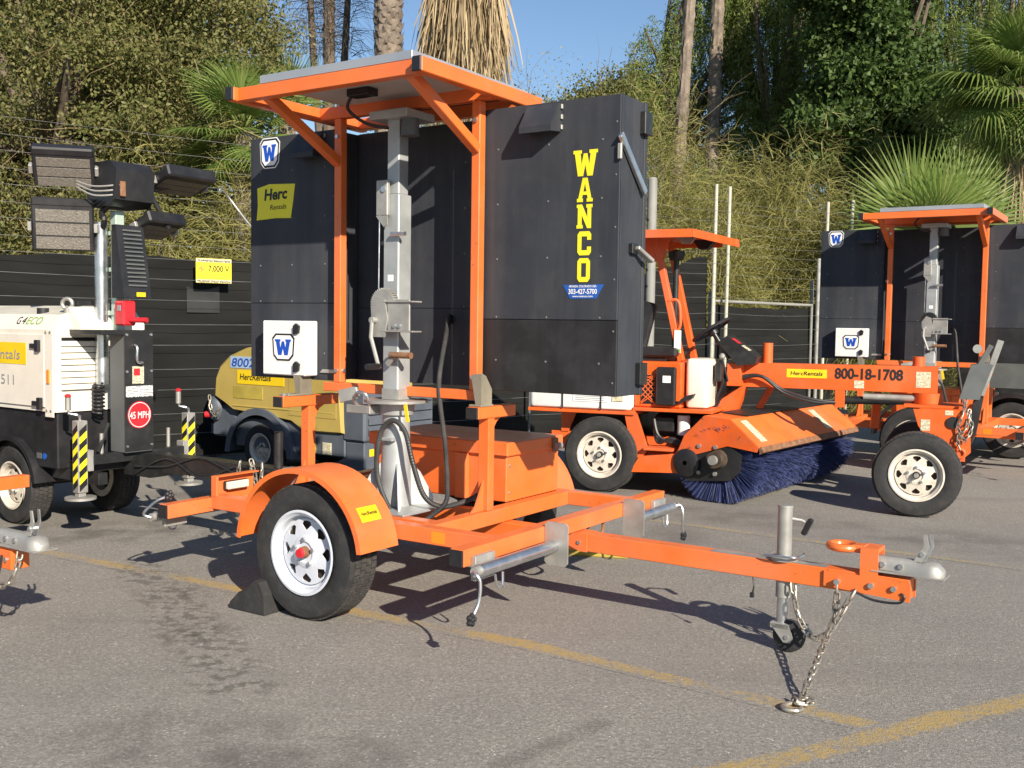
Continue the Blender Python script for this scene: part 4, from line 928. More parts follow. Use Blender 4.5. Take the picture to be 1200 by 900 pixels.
# ------------------------------------------------------------------ air compressor
def compressor():
    yaw = .6; OFF = (.2, .47, 0); D = lambda: G(OFF)
    U_ = Vector((math.cos(yaw), -math.sin(yaw), 0)); V_ = Vector((math.sin(yaw), math.cos(yaw), 0))
    root = thing('air_compressor', 'mustard yellow towable air compressor with grey fender behind the light tower', 'compressor', Vector((-2.27, 9.10, 0)) + U_ * .2 + V_ * .47, -yaw)
    root.location = root.location * 1.09; root.location.z = -.13; root.scale = (1.09, 1.09, 1.09)
    prof = [(-.34, .66), (-.46, .72), (-.60, .78), (-.585, .95), (-.52, 1.06), (-.38, 1.16), (-.16, 1.235), (.05, 1.26), (.85, 1.25), (1.02, 1.20), (1.06, .86), (1.09, .53), (.62, .52), (.46, .60), (.2, .625)]
    g = G(OFF); n = len(prof); inset = .07
    cu = .25; cz = .85
    lay = [(.0, .93), (.03, .98), (.09, 1.0), (.85, 1.0), (.91, .98), (.94, .93)]
    vs = []; fs = []
    for v, k in lay: vs += [(cu + (a - cu) * k, v, cz + (b - cz) * k) for a, b in prof]
    for i in range(len(lay) - 1):
        for k in range(n): fs.append([i * n + k, i * n + (k + 1) % n, (i + 1) * n + (k + 1) % n, (i + 1) * n + k])
    fs += [list(range(n)), list(range((len(lay) - 1) * n, len(lay) * n))]
    bd = g.add(vs, fs).build('canopy', 'khaki', root, 28)
    D().box(-.30, .95, -.006, -.0005 + .01, .70, .712, .002).build('moulding', 'khaki', bd)
    D().box(-.33, .0, -.0045, -.0005, 1.045, 1.15, .0005).build('number_label', 'label_pale', bd)
    text(bd, '8002', (-.31, -.0075, 1.06), (1, 0, 0), (0, 0, 1), .078, 'emblem_blue', .30, bold=.01, shear=.15, off=OFF)
    st = D().box(-.24, .36, -.0045, -.0005, .905, 1.03, .0005).build('rental_sticker', 'sticker_yellow', bd)
    text(st, 'HercRentals', (-.20, -.0075, .945), (1, 0, 0), (0, 0, 1), .055, 'print_black', .40, bold=.01, shear=.12, off=OFF)
    D().box(-.29, .09, -.0045, -.0005, .775, .885, .0005).build('control_decal', 'wood_yellow', bd)
    D().box(.42, .98, -.004, -.0005, .66, 1.10, .002).build('door', 'khaki', bd)
    # grey underside, end grille, fender
    D().box(-.30, 1.05, .03, .91, .34, .60, .01).build('lower_body', 'slate', root)
    ge = D().box(1.03, 1.28, .02, .92, .48, .90, .02).build('end_cover', 'slate', root)
    for k in range(4): D().box(1.281, 1.30, .06, .88, .54 + .085 * k, .595 + .085 * k, .004).build('slat', 'slate', ge)
    D().box(1.05, 1.26, .04, .90, .20, .478, .01).build('end_base', 'slate', root)
    D().box(1.2605, 1.263, .10, .16, .36, .42, .001).build('warning_label', 'sticker_yellow', root)
    for v, o in ((.0, -1), (.94, 1)):
        wheel(root, (.05, v, .339), (0, o, 0), Rr=.22, wd=.16, rim=.13, rm='rim_old', off=OFF, hub='', tread=False)
    fender_arc(root, .05, .27, .43, -.03, .19, 178, 2, 'slate', OFF, .06)
    fender_arc(root, .05, .27, .43, .75, .97, 178, 2, 'slate', OFF, .06)
    D().cyl((.05, .1, .339), (.05, .84, .339), .03, n=10).build('axle', 'black_steel', root)
    D().box(-1.6, -.2, .42, .52, .36, .46).build('drawbar', 'slate', root)
    D().cyl((-1.2, .47, .22), (-1.2, .47, .75), .035, n=14).build('drawbar_jack', 'slate', root)
    D().cyl((-1.2, .47, .119), (-1.2, .47, .22), .06, n=16).build('jack_foot', 'slate', root)
    D().ball((-.60, .05, .66), .10, 12, (.9, .6, 1.2)).build('hose_outlet', 'slate', root)
    D().cyl((-.68, .0, .60), (-.60, .05, .60), .03, n=10).build('valve', 'red_paint', root)
    D().box(-.66, -.32, .06, .88, .40, .68, .02).build('front_base', 'slate', root)
    chain_links(root, cr([(-.60, -.02, .78), (-.58, -.02, .66), (-.52, -.02, .60), (-.47, -.02, .66)], 6), OFF)
    for u, z in ((.62, .40), (.80, .40)): D().box(u, u + .10, .020, .0295, z - .05, z + .05, .002).build('access_plate', 'label_cream' if u > .7 else 'wood_yellow', root)
    return root
compressor()
# ------------------------------------------------------------------ road sweeper
def sweeper():
    yaw = .403; OFF = (1.3, .75, 0); D = lambda: G(OFF)
    U_ = Vector((math.cos(yaw), -math.sin(yaw), 0)); V_ = Vector((math.sin(yaw), math.cos(yaw), 0))
    root = thing('road_sweeper', 'orange ride-on road sweeper with blue rotary broom and white tank', 'sweeper', Vector((.776, 9.034, 0)) + U_ * 1.3 + V_ * .75, -yaw)
    O = 'orange_old'
    # wheels
    for u, v, o in ((0, 0, -1), (0, 1.5, 1), (2.61, 0, -1), (2.61, 1.5, 1)):
        wheel(root, (u, v, .335), (0, o, 0), Rr=.335, wd=.20, rim=.20, rm='rim_old', off=OFF, hub='black', tread=(o < 0))
    D().cyl((0, .1, .33), (0, 1.4, .33), .045, n=12).build('axle', 'black_steel', root)
    D().cyl((2.61, .1, .335), (2.61, 1.4, .335), .045, n=12).build('axle', 'black_steel', root)
    # rear chassis
    D().box(-.55, .62, .26, .36, .34, .50).build('chassis_rail', O, root)
    D().box(-.55, .62, 1.14, 1.24, .34, .50).build('chassis_rail', O, root)
    D().box(-.70, .30, .04, 1.30, .695, .725).build('deck', O, root)
    D().prism([(-.45, .5), (-.38, .5), (-.30, .69), (-.45, .69)], lambda a, b, h: (a, .25 + h, b), 0, .02).build('deck_brace', O, root)
    D().box(.28, .98, .06, 1.25, .735, .765).build('deck', O, root)
    D().prism([(.20, .74), (.30, .74), (.42, .40), (.36, .30), (.30, .30)], lambda a, b, h: (a, .06 + h, b), 0, .05).build('deck_leg', O, root)
    D().prism([(.28, .20), (.72, .22), (.80, .40), (.66, .38), (.50, .36), (.36, .34)], lambda a, b, h: (a, .02 + h, b), 0, .10).build('side_frame', O, root)
    D().box(.40, .66, .00, .22, .40, .425).build('step', O, root)
    D().box(.62, 1.05, .30, .42, .25, .42).build('chassis_rail', O, root)
    D().box(.62, 1.05, 1.08, 1.20, .25, .42).build('chassis_rail', O, root)
    D().box(-.45, .25, .40, 1.10, .36, .69, .02).build('transmission', 'black_steel', root)
    D().box(.40, .95, .35, 1.05, .42, .70, .03).build('engine_block', 'black_steel', root)
    D().box(.44, .62, .18, .30, .55, .68, .01).build('pump', 'black_steel', root)
    for u in (.70, .92): D().cyl((u, .22, .53), (u, .22, .70), .055, n=20).build('oil_filter', 'white_paint', root)
    for k in range(3): D().tube(cr([(.45, .16, .66 - .04 * k), (.50, .13, .52 - .03 * k), (.62, .14, .46 + .02 * k), (.80, .18, .43), (.95, .2, .46)], 6), .016, 8).build('hose', 'black_plastic', root)
    # water tank
    def rounded(u0, u1, v0, v1, z0, z1, r, name, mtl, parent):
        g = D(); ring = []
        for cx, cy, a0 in ((u1 - r, v1 - r, 0), (u0 + r, v1 - r, 90), (u0 + r, v0 + r, 180), (u1 - r, v0 + r, 270)):
            for k in range(5): t = R(a0 + 22.5 * k); ring.append((cx, cy, math.cos(t), math.sin(t)))
        lv = [(z0, r - r * .7), (z0 + r * .3, r - r * .15), (z0 + r * .7, r), (z1 - r * .7, r), (z1 - r * .3, r - r * .15), (z1, r - r * .7)]
        vs = []; n = len(ring)
        for z, rr in lv: vs += [(cx + c_ * rr, cy + s_ * rr, z) for cx, cy, c_, s_ in ring]
        fs = [[i * n + k, i * n + (k + 1) % n, (i + 1) * n + (k + 1) % n, (i + 1) * n + k] for i in range(len(lv) - 1) for k in range(n)]
        fs += [list(range(n)), list(range(len(vs) - n, len(vs)))]
        return g.add(vs, fs).build(name, mtl, parent, 30)
    tk = rounded(-.69, .275, .03, 1.30, .728, 1.16, .05, 'water_tank', 'white_paint', root)
    for u in (-.36, .0): D().box(u - .006, u + .006, .018, .0285, .735, 1.10, .002).build('tank_strap', 'black_steel', tk)
    D().box(-.26, .06, .024, .0295, .80, .86, .0005).build('tank_label', 'print_white', tk)
    for k in range(3): D().box(-.24, .03, .022, .0238, .812 + .016 * k, .818 + .016 * k, .0005).build('print_line', 'print_grey', tk)
    D().box(.10, .20, .024, .0295, .81, .86, .0005).build('tank_label', 'label_cream', tk)
    D().cyl((-.2, .6, 1.16), (-.2, .6, 1.20), .09, n=20).build('tank_cap', 'black_plastic', tk)
    # engine enclosure
    eb = D().box(.28, .70, .10, 1.15, .767, 1.165, .012).build('engine_cover', O, root)
    D().box(.345, .470, .092, .0995, .80, 1.05, .002).build('vent_back', 'print_black', eb)
    for k in range(6):
        z = .80 + k * .05
        for s_ in (1, -1):
            a0, b0, a1, b1 = .345, z - .04, .47, z + .09
            if s_ < 0: b0, b1 = b1, b0
            b0 = min(max(b0, .80), 1.05); b1 = min(max(b1, .80), 1.05)
            D().bar((a0, .089 + .001 * s_, b0), (a1, .089 + .001 * s_, b1), .008, .004, (0, 1, 0), .001).build('vent_bar', O, eb)
    D().box(.49, .66, .04, .0985, .79, 1.125, .02).build('battery_cover', 'black_plastic', eb)
    D().box(.55, .62, .037, .0395, .99, 1.05, .0005).build('cover_label', 'print_white', eb)
    rounded(.72, .92, .16, .62, .768, 1.20, .04, 'hydraulic_tank', 'cream', root)
    D().box(.66, .70, .07, .0985, .83, 1.10).build('grab_plate', O, root)
    D().prism([(.66, .80), (.80, .86), (.82, .90), (.74, .88)], lambda a, b, h: (a, .06 + h, b), 0, .08).build('pedal', 'black_plastic', root)
    # seat
    st = D().box(.05, .60, .28, .85, 1.200, 1.285, .03).build('seat', 'black_plastic', root)
    D().box(.10, .50, .32, .80, 1.166, 1.198).build('seat_base', 'black_steel', st)
    D().obox((.06, .56, 1.50), frame((.25, 0, 1), (0, 1, 0)), (.24, .24, .045), .03).build('backrest', 'black_plastic', st)
    D().obox((.20, .26, 1.40), frame((.2, 0, 1), (0, 1, 0)), (.20, .02, .05), .015).build('armrest', 'black_plastic', st)
    # roof and posts
    rf = D().prism([(-.35, .04), (.779, .04), (.93, 1.26), (-.35, 1.26)], lambda a, b, h: (a, b, h), 2.285, 2.300).build('roof', O, root)
    D().box(-.35, .78, .030, .0395, 2.232, 2.302).build('roof_edge', O, rf)
    D().box(-.35, .78, 1.2605, 1.270, 2.232, 2.302).build('roof_edge', O, rf)
    D().bar((.786, .03, 2.267), (.938, 1.262, 2.267), .009, .070).build('roof_edge', O, rf)
    D().prism([(.56, 2.284), (.77, 2.284), (.70, 2.20), (.62, 2.20)], lambda a, b, h: (a, .30 + h, b), 0, .05).build('roof_lamp', 'galv', rf)
    D().prism([(.56, 2.284), (.77, 2.284), (.70, 2.20), (.62, 2.20)], lambda a, b, h: (a, .98 + h, b), 0, .12).build('roof_lamp', 'black_plastic', rf)
    D().prism([(.20, 2.284), (.50, 2.284), (.44, 2.05), (.30, 2.05), (.22, 2.15)], lambda a, b, h: (a, .40 + h, b), 0, .012).build('roof_gusset', O, root)
    for v in (.40, .90): D().bar((.355, v + .03, 2.27), (.615, v + .03, 1.167), .055, .075, (0, 1, 0)).build('roof_post', O, root)
    D().tube(cr([(.49, .40, 1.70), (.56, .40, 1.71), (.595, .40, 1.66), (.605, .40, 1.50), (.58, .40, 1.44), (.55, .40, 1.45)], 4), .014, 8).build('grab_handle', O, root)
    D().box(.555, .615, .382, .399, 1.24, 1.44, .002).build('tilt_label', 'print_white', root)
    D().box(.555, .615, .380, .3815, 1.245, 1.275, .0004).build('tilt_stripe', 'print_green', root)
    D().cyl((.48, .70, 1.165), (.48, .70, 2.08), .026, n=14).build('exhaust_pipe', 'black_steel', root)
    D().lathe([(.0, 0), (.06, 0), (.075, .04), (.075, .08), (.0, .10)], (.48, .70, 2.08), (0, 0, 1), 18).build('rain_cap', 'black_plastic', root)
    # steering
    d0 = Vector((-.55, 0, .84)).normalized(); sc = Vector((.86, .52, 1.45))
    sw = D().torus(sc, d0, .185, .014, 32, 8).build('steering_wheel', 'black_plastic', root)
    _, a_, b_ = frame(d0)
    for k in range(3):
        t = 2 * math.pi * k / 3 + .5; D().bar(sc, sc + (a_ * math.cos(t) + b_ * math.sin(t)) * .18, .022, .012, d0).build('spoke', 'black_plastic', sw)
    D().cyl(sc - d0 * .05, sc + d0 * .02, .045, n=16).build('hub', 'black_plastic', sw)
    D().cyl(sc - d0 * .30, sc - d0 * .04, .024, n=12).build('steering_column', 'black_steel', root)
    ds = D().prism([(.94, 1.34), (1.02, 1.40), (1.29, 1.22), (1.27, 1.16), (1.12, 1.14)], lambda a, b, h: (a, .40 + h, b), 0, .34).build('dash_box', 'black_steel', root)
    n_ = Vector((.18, 0, .27)).normalized(); e_ = Vector((.27, 0, -.18)).normalized()
    for (p, hw, m_) in ((Vector((1.09, .48, 1.353)), .05, 'red_paint'), (Vector((1.18, .47, 1.293)), .05, 'label_cream')):
        D().obox(p + n_ * .003, (e_, V3(0, 1, 0), n_), (.04, .06, .002), .0005).build('dash_label', m_, ds)
    D().box(1.02, 1.14, .44, .70, .96, 1.16).build('dash_stand', O, root)
    D().ball((.98, .42, 1.22), .028, 10).build('lever_knob', 'galv', root); D().cyl((.98, .42, 1.20), (1.03, .44, 1.0), .010, n=8).build('lever', 'black_steel', root)
    # neck + main beam
    V0, V1 = .60, .76
    nk = D().prism([(.92, 1.06), (1.02, 1.160), (2.735, 1.172), (2.735, .950), (1.16, .950), (1.06, .66), (.80, .60), (.74, .68)], lambda a, b, h: (a, V0 + h, b), 0, V1 - V0).build('main_beam', O, root)
    D().cyl((1.33, .68, 1.16), (1.33, .68, 1.34), .045, n=18).build('beam_pin', O, root); D().cyl((2.58, .68, 1.17), (2.58, .68, 1.25), .05, n=18).build('beam_pin', O, root)
    yv = V0 - .002
    sk_ = D().box(1.51, 1.85, yv - .0012, yv, 1.045, 1.12, .0003).build('rental_sticker', 'sticker_yellow', nk)
    text(sk_, 'HercRentals', (1.545, yv - .004, 1.068), (1, 0, 0), (0, 0, 1), .034, 'print_black', .27, bold=.01, shear=.12, off=OFF)
    text(nk, '800-18-1708', (1.915, yv - .002, 1.050), (1, 0, 0), (0, 0, 1), .092, 'print_black', .55, bold=.030, off=OFF)
    D().box(2.565, 2.68, yv - .0012, yv, .995, 1.125, .0003).build('instruction_label', 'label_cream', nk)
    D().box(2.075, 2.155, yv - .0012, yv, .970, 1.035, .0003).build('instruction_label', 'label_cream', nk)
    for k in range(2):
        D().tube(cr([(.93, .55, 1.02 + .02 * k), (1.10, .53, 1.02 + .02 * k), (1.30, .54, 1.05), (1.50, .56, .93 - .02 * k), (1.75, .57, .86 - .02 * k), (1.95, .62, .84)], 8), .015, 8).build('hose', 'black_plastic', root)
    for k in range(7): D().tube(cr([(.96, .44 + .05 * k, 1.10), (.99 + .02 * k, .42 + .03 * k, .98), (.93, .46 + .03 * k, .82), (.88, .5, .64)], 6), .014, 6).build('hose', 'black_plastic', root)
    D().box(.94, 1.0, .30, .42, 1.0, 1.16, .01).build('valve_block', 'black_steel', root)
    D().cyl((1.95, .66, .86), (2.62, .66, .88), .035, n=14).build('lift_cylinder', 'black_steel', root)
    D().cyl((2.15, .64, .90), (2.60, .64, .90), .030, n=12).build('cylinder_rod', 'galv', root)
    D().box(1.92, 2.0, .60, .72, .80, .949).build('cylinder_lug', O, root); D().bar((2.25, .95, .92), (2.22, 1.05, .60), .07, .05).build('link_arm', O, root)
    # front fork
    D().cyl((2.66, .68, .86), (2.66, .68, .949), .12, n=24).build('turntable', O, root)
    D().box(2.48, 2.95, .45, .95, .835, .858).build('turntable_plate', O, root)
    fk = D().prism([(2.56, .832), (2.92, .832), (2.99, .72), (3.00, .50), (2.90, .40), (2.78, .46), (2.68, .58), (2.60, .70)], lambda a, b, h: (a, .36 + h, b), 0, .02).build('fork_plate', O, root)
    D().prism([(2.56, .832), (2.92, .832), (2.99, .72), (3.00, .50), (2.90, .40), (2.78, .46), (2.68, .58), (2.60, .70)], lambda a, b, h: (a, 1.06 + h, b), 0, .02).build('fork_plate', O, root)
    D().cyl((2.86, .345, .735), (2.86, .359, .735), .048, n=22).build('fork_hole', 'black_steel', fk)
    D().torus((2.92, .352, .49), (0, 1, 0), .035, .012, 20, 8).build('fork_eye', O, fk)
    D().box(2.62, 2.69, .3575, .3595, .66, .75, .0005).build('fork_label', 'label_cream', fk); D().box(2.80, 2.86, .3575, .3595, .79, .83, .0005).build('fork_label', 'label_cream', fk)
    D().box(2.88, 2.96, .38, 1.06, .42, .70).build('fork_cross', O, root)
    # folded tow bar
    tb = D().bar((3.00, .55, .62), (3.06, .55, 1.02), .07, .05, (0, 1, 0)).build('tow_bar', 'black_steel', root)
    D().prism([(2.90, .92), (3.05, .92), (3.14, 1.20), (3.10, 1.22), (2.98, 1.20)], lambda a, b, h: (a, .44 + h, b), 0, .16).build('tow_plate', 'grey_steel', tb)
    D().bar((3.06, .52, .95), (3.19, .52, 1.40), .05, .04, (0, 1, 0)).build('tow_arm', 'galv', tb)
    D().bar((3.02, .46, 1.15), (3.12, .46, 1.36), .04, .03, (0, 1, 0)).build('tow_arm', 'grey_steel', tb)
    D().cyl((3.02, .40, 1.33), (3.02, .50, 1.33), .035, n=12).build('tow_pin', 'galv', tb)
    chain_links(root, cr([(2.95, .42, .92), (2.93, .33, .80), (2.90, .33, .70), (2.95, .33, .60), (3.00, .35, .70), (2.97, .36, .82)], 8), OFF)
    chain_links(root, cr([(2.98, .38, .84), (2.96, .33, .70), (2.90, .33, .62), (2.92, .33, .52)], 8), OFF)
    # broom
    B0 = Vector((1.06, -.05, .375)); dB = Vector((.2415, .9704, 0)); dA = Vector((.9704, -.2415, 0)); LB = 2.32
    def BP(a, b, z): return B0 + dA * a + dB * b + Vector((0, 0, z - .375))
    cb = D().cyl(BP(0, .05, .375), BP(0, LB - .05, .375), .12, n=24).build('broom_core', 'black_steel', root)
    nb = 42000; t = RNG.uniform(0, 2 * math.pi, nb); b = RNG.uniform(.05, LB - .05, nb); b[:6000] = RNG.uniform(.03, .09, 6000)
    r0 = .11; r1 = RNG.normal(.385, .010, nb); r1 = np.where((t > R(3)) & (t < R(178)), np.minimum(r1, .30), r1); r1 = np.where((t > R(75)) & (t < R(200)), np.minimum(r1, .268), r1); bend = RNG.normal(0, .06, nb); lean = RNG.normal(0, .022, nb) + np.where(b < .12, -.05 * (1 - b / .12), 0)
    A = np.array(dA); Bv = np.array(dB); Z = np.array((0, 0, 1.)); off = np.array(B0) - np.array(OFF)
    def rad(tt): return np.outer(np.cos(tt), A) + np.outer(np.sin(tt), Z)
    p0 = off + rad(t) * r0 + np.outer(b, Bv); p1 = off + rad(t + bend) * r1[:, None] + np.outer(b + lean, Bv)
    zmin = -OFF[2] + RNG.uniform(.002, .03, nb); p1[:, 2] = np.maximum(p1[:, 2], zmin)
    w_ = np.cross(p1 - p0, RNG.normal(size=(nb, 3))); w_ /= np.linalg.norm(w_, axis=1)[:, None]; w_ *= RNG.uniform(.0014, .0026, nb)[:, None]
    vs = np.stack([p0 - w_, p0 + w_, p1 + w_ * .8, p1 - w_ * .8], 1).reshape(-1, 3)
    o = quads('bristles', vs, 'bristle'); o.parent = root; o['kind'] = 'stuff'
    # broom end, motor
    D().prism([(-.36, .22), (-.28, .16), (.12, .20), (.20, .27), (.22, .42), (.10, .50), (-.26, .48), (-.36, .34)], lambda a, b, h: BP(a, -h, b), -.02, .02).build('broom_end_plate', 'black_steel', root)
    mo = D().cyl(BP(.02, -.02, .375), BP(.02, -.12, .375), .080, .070, n=20).build('broom_motor', 'drum', root)
    D().cyl(BP(.02, -.12, .375), BP(.02, -.15, .375), .04, n=14).build('motor_shaft', 'galv', mo)
    for k in range(6):
        t_ = 2 * math.pi * k / 6; p = BP(-.08 + .15 * math.cos(t_), -.025, .36 + .13 * math.sin(t_)); D().cyl(p, p - dB * .02, .018, n=6).build('bolt', 'galv', mo)
    D().lathe([(.02, 0), (.115, .0), (.12, -.03), (.09, -.045), (.02, -.05)], BP(-.27, -.02, .32), dB, 20).build('bearing_guard', 'black_plastic', root)
    # hood
    hd = G(OFF)
    sec = [(-.40, .36), (-.30, .55), (-.12, .73), (.12, .715), (.375, .505), (.372, .495), (.115, .700), (-.115, .715), (-.29, .54), (-.39, .355)]
    hd.prism(sec, lambda a, b, h: BP(a, h, b), -.02, LB); hd = hd.build('broom_hood', 'orange', root, 20)
    D().prism([(-.40, .30), (-.30, .55), (-.12, .728), (.12, .713), (.372, .50), (.36, .46), (.10, .49), (-.30, .36)], lambda a, b, h: BP(a, h - .032, b), 0, .010).build('hood_end', O, root)
    D().prism([(-.40, .30), (-.30, .55), (-.12, .728), (.12, .713), (.372, .50), (.36, .46), (.10, .49), (-.30, .36)], lambda a, b, h: BP(a, LB + h, b), 0, .010).build('hood_end', O, root)
    dn = Vector((.255, 0, -.21)).normalized()
    for b_ in (.10, 1.62):
        g = D(); g.prism([(.150, .0), (.34, .0), (.34, .12), (.150, .12)], lambda a, b, h: BP(a, b_ + b, .717 - (a - .12) * .8235 - .001 + h), 0.001, .004); g.build('hood_label', 'label_cream', hd)
    D().prism([(.37, .44), (.405, .46), (.385, .505), (.365, .50)], lambda a, b, h: BP(a, h, b), 0, LB).build('rubber_flap', 'rust', hd)
    D().prism([(-.13, .735), (.13, .722), (.13, .728), (-.13, .742)], lambda a, b, h: BP(a, h, b), .3, LB - .2).build('top_flap', 'black_plastic', hd)
    D().bar(BP(-.1, 1.0, .70), BP(.02, 1.05, .95), .08, .06).build('hood_hanger', O, root)
    return root
sweeper()
sign_trailer((4.109, 10.484, 0), .574, 'orange sign trailer with black fenders, parked behind the road sweeper', first=False, fender='black_plastic', rim='rim_old')
sign_trailer((-4.94, 5.284, 0), .5845, 'low orange trailer with grey ball coupler and brake wire hanging to the asphalt', upper=False, first=False)
# ------------------------------------------------------------------ fence (f along, v behind, z up)
FO = Vector((-3.9, 10.5, 0)); FA = math.atan2(.588, .809)
FU = Vector((math.cos(FA), math.sin(FA), 0)); FV = Vector((-math.sin(FA), math.cos(FA), 0))
def FP(f, v, z=0.): return FO + FU * f + FV * v + Vector((0, 0, z))
fe = thing('mesh_fence', 'chain fence covered with black privacy mesh along the yard', 'fence', FO, FA)
def sheet(f0, f1, zt, parent, name, mtl='privacy_mesh', z0=.03, v=0., amp=.012, nx=24, nz=10, th=.006):
    vs = []; fs = []
    for side in (0, 1):
        for j in range(nz + 1):
            for i in range(nx + 1):
                f = f0 + (f1 - f0) * i / nx; q = j / nz
                sag = -.03 * math.sin(math.pi * i / nx) * q + .012 * math.sin(f * 7.1) * q
                z = z0 + (zt(f) - z0 + sag) * q
                vs.append((f, v + side * th + amp * math.sin(f * 5.3 + 2.1 * q) * math.sin(q * 6 + f), z))
    W_ = nx + 1; S_ = W_ * (nz + 1)
    for j in range(nz):
        for i in range(nx):
            a = j * W_ + i; fs.append([a, a + 1, a + W_ + 1, a + W_]); fs.append([S_ + a, S_ + a + W_, S_ + a + W_ + 1, S_ + a + 1])
    return G().add(vs, fs).build(name, mtl, parent, 60, merge=False)
tops = lambda f: 2.12 + .012 * f if f < 7 else 2.2 + .3 * min(1, (f - 7) / 1.2)
seams = [-9, -6, -3, 0, 3, 6, 8.40]
for a, b in zip(seams[:-1], seams[1:]): sheet(a + .004, b - .004, tops, fe, 'mesh_panel')
for a, b in ((10.95, 14), (14, 17), (17, 20), (20, 24)): sheet(a + .004, b - .004, lambda f: 2.1, fe, 'mesh_panel')
for f in (-9, -6, -3, 0, 3, 6, 10.93, 14, 17, 20): G().cyl((f, .06, 0), (f, .06, 2.25), .030, n=12).build('fence_post', 'pipe_grey', fe)
sheet(.58, .93, lambda f: 1.83, fe, 'mesh_patch', 'print_black', 1.55, -.012, .003, 6, 4)
gt = thing('pipe_gate', 'grey pipe gate covered with black mesh, set in the fence', 'gate', FP(8.54, 0), FA)
G().tube([(0, 0, .1), (0, 0, 1.86)], .024, 10).build('gate_upright', 'pipe_grey', gt); G().tube([(2.32, 0, .1), (2.32, 0, 1.86)], .024, 10).build('gate_upright', 'pipe_grey', gt)
G().tube([(0, 0, 1.86), (2.32, 0, 1.84)], .024, 10).build('top_rail', 'pipe_grey', gt); G().tube([(0, 0, .1), (2.32, 0, .1)], .024, 10).build('bottom_rail', 'pipe_grey', gt)
sheet(.03, 2.29, lambda f: 1.80, gt, 'mesh_panel', z0=.08, v=.03)
G().cyl((-.06, 0, 0), (-.06, 0, 2.0), .035, n=12).build('hinge_post', 'pipe_grey', gt)
pp = thing('pipe_post', 'thick pale grey steel post standing at the fence', 'post', FP(7.03, -.22), FA)
G().cyl((0, 0, 0), (0, 0, 3.50), .068, n=20).build('pipe', 'pipe_grey', pp); G().cyl((0, 0, 3.50), (0, 0, 3.53), .070, .05, n=20).build('cap', 'pipe_grey', pp)
for k in range(12): G().box(-.085, -.066, -.02, .02, .4 + k * .23, .43 + k * .23).build('insulator', 'black_plastic', pp)
# electric fence: poles and wires
ef = thing('electric_fence', 'electric security fence of thin white poles and steel wires', 'fence', FO, FA)
for f, h in ((-5.2, 3.3), (-1.75, 3.25), (2.6, 3.3), (5.0, 3.4), (8.37, 3.57), (8.66, 3.56), (10.99, 3.52), (11.64, 3.60), (15.2, 3.5), (19, 3.5)):
    pl = G().cyl((f, -.14, 0), (f + .03, -.14, h), .026 if f > 7 else .016, n=10).build('fence_pole', 'fibre_pole' if f > 7 else 'grey_steel', ef)
for f in (8.44, 10.88): G().cyl((f, -.10, 0), (f, -.10, 2.6 if f > 9 else 3.3), .030, n=10).build('fence_pole', 'galv', ef)
wz = [.30 + .23 * k for k in range(8)] + [2.10 + .155 * k for k in range(9)]
for i, z in enumerate(wz):
    st = [-9, -5.2, -1.75, 2.6, 5.0, 7.03, 8.37, 11.0, 15.2, 19, 24]
    pts = []
    for a, b in zip(st[:-1], st[1:]):
        for k in range(6): q = k / 6; pts.append((a + (b - a) * q, -.166, z - .02 * math.sin(math.pi * q) * (1 + .5 * math.sin(i * 3.1 + a))))
    G().tube(pts, .0019, 5).build('wire', 'wire_steel', ef)
pts = [(.9 + 1.9 * q, -.10 + .15 * math.sin(q * 19), 2.55 + .30 * math.sin(q * 13 + 1.1) * (1 - .3 * q)) for q in np.linspace(0, 1, 60)]
G().tube(pts, .012, 6).build('barbed_coil', 'wire_steel', ef)
G().bar((1.52, -.12, 2.95), (1.72, -.12, 2.70), .03, .03).build('pole_bracket', 'galv', ef)
ws = thing('warning_sign', 'yellow electric fence warning sign hung on the black mesh', 'sign', FP(.81, -.176, 1.86), FA)
b_ = G().box(-.19, .19, -.003, .003, 0, .255, .001).build('sign_plate', 'wanco_yellow', ws)
G().box(-.19, .19, -.0045, -.0031, .215, .252, .0003).build('caution_strip', 'label_cream', b_); G().box(-.19, .19, -.0045, -.0031, .003, .035, .0003).build('caution_strip', 'label_cream', b_)
text(b_, 'WARNING! Electric Fence', (-.175, -.007, .223), (1, 0, 0), (0, 0, 1), .020, 'print_black', .35, bold=.02)
text(b_, '7,000 V', (-.06, -.006, .12), (1, 0, 0), (0, 0, 1), .065, 'print_black', .225, bold=.02)
text(b_, 'PELIGRO! Cerca Electrica', (-.175, -.007, .010), (1, 0, 0), (0, 0, 1), .018, 'print_black', .35, bold=.02)
G().prism([(-.165, .15), (-.12, .19), (-.125, .15), (-.085, .16), (-.15, .08), (-.135, .13)], lambda a, b, h: (a, -.0031 - h, b), 0, .002).build('bolt_mark', 'wood_yellow', b_)
# ------------------------------------------------------------------ loose things on the asphalt
O1 = Vector((-1.0285, 5.0086, 0)); U1 = Vector((math.cos(YAW1), -math.sin(YAW1), 0)); V1 = Vector((math.sin(YAW1), math.cos(YAW1), 0))
ck = thing('wheel_chock', 'black rubber wheel chock wedged behind the white spoked wheel', 'wheel chock', O1 + U1 * -.33 + V1 * .06, -YAW1)
G().prism([(-.135, 0), (.125, 0), (.120, .10), (.085, .165), (.050, .170), (.0, .125), (-.06, .095), (-.125, .035)], lambda a, b, h: (a, h, b), -.11, .08).build('wedge', 'rubber', ck, 20)
G().box(-.10, .10, -.1135, -.1105, .005, .03, .001).build('base_lip', 'rubber', ck)
yb = G().box(-.20, .20, -.055, .055, 0, .085, .006).build('timber_block', 'wood_yellow'); yb.location = O1 + U1 * .48 + V1 * 2.16; yb.rotation_euler = (0, 0, -YAW1 + .35)
tag(yb, 'yellow painted timber block lying on the asphalt under the far chassis corner', 'block')
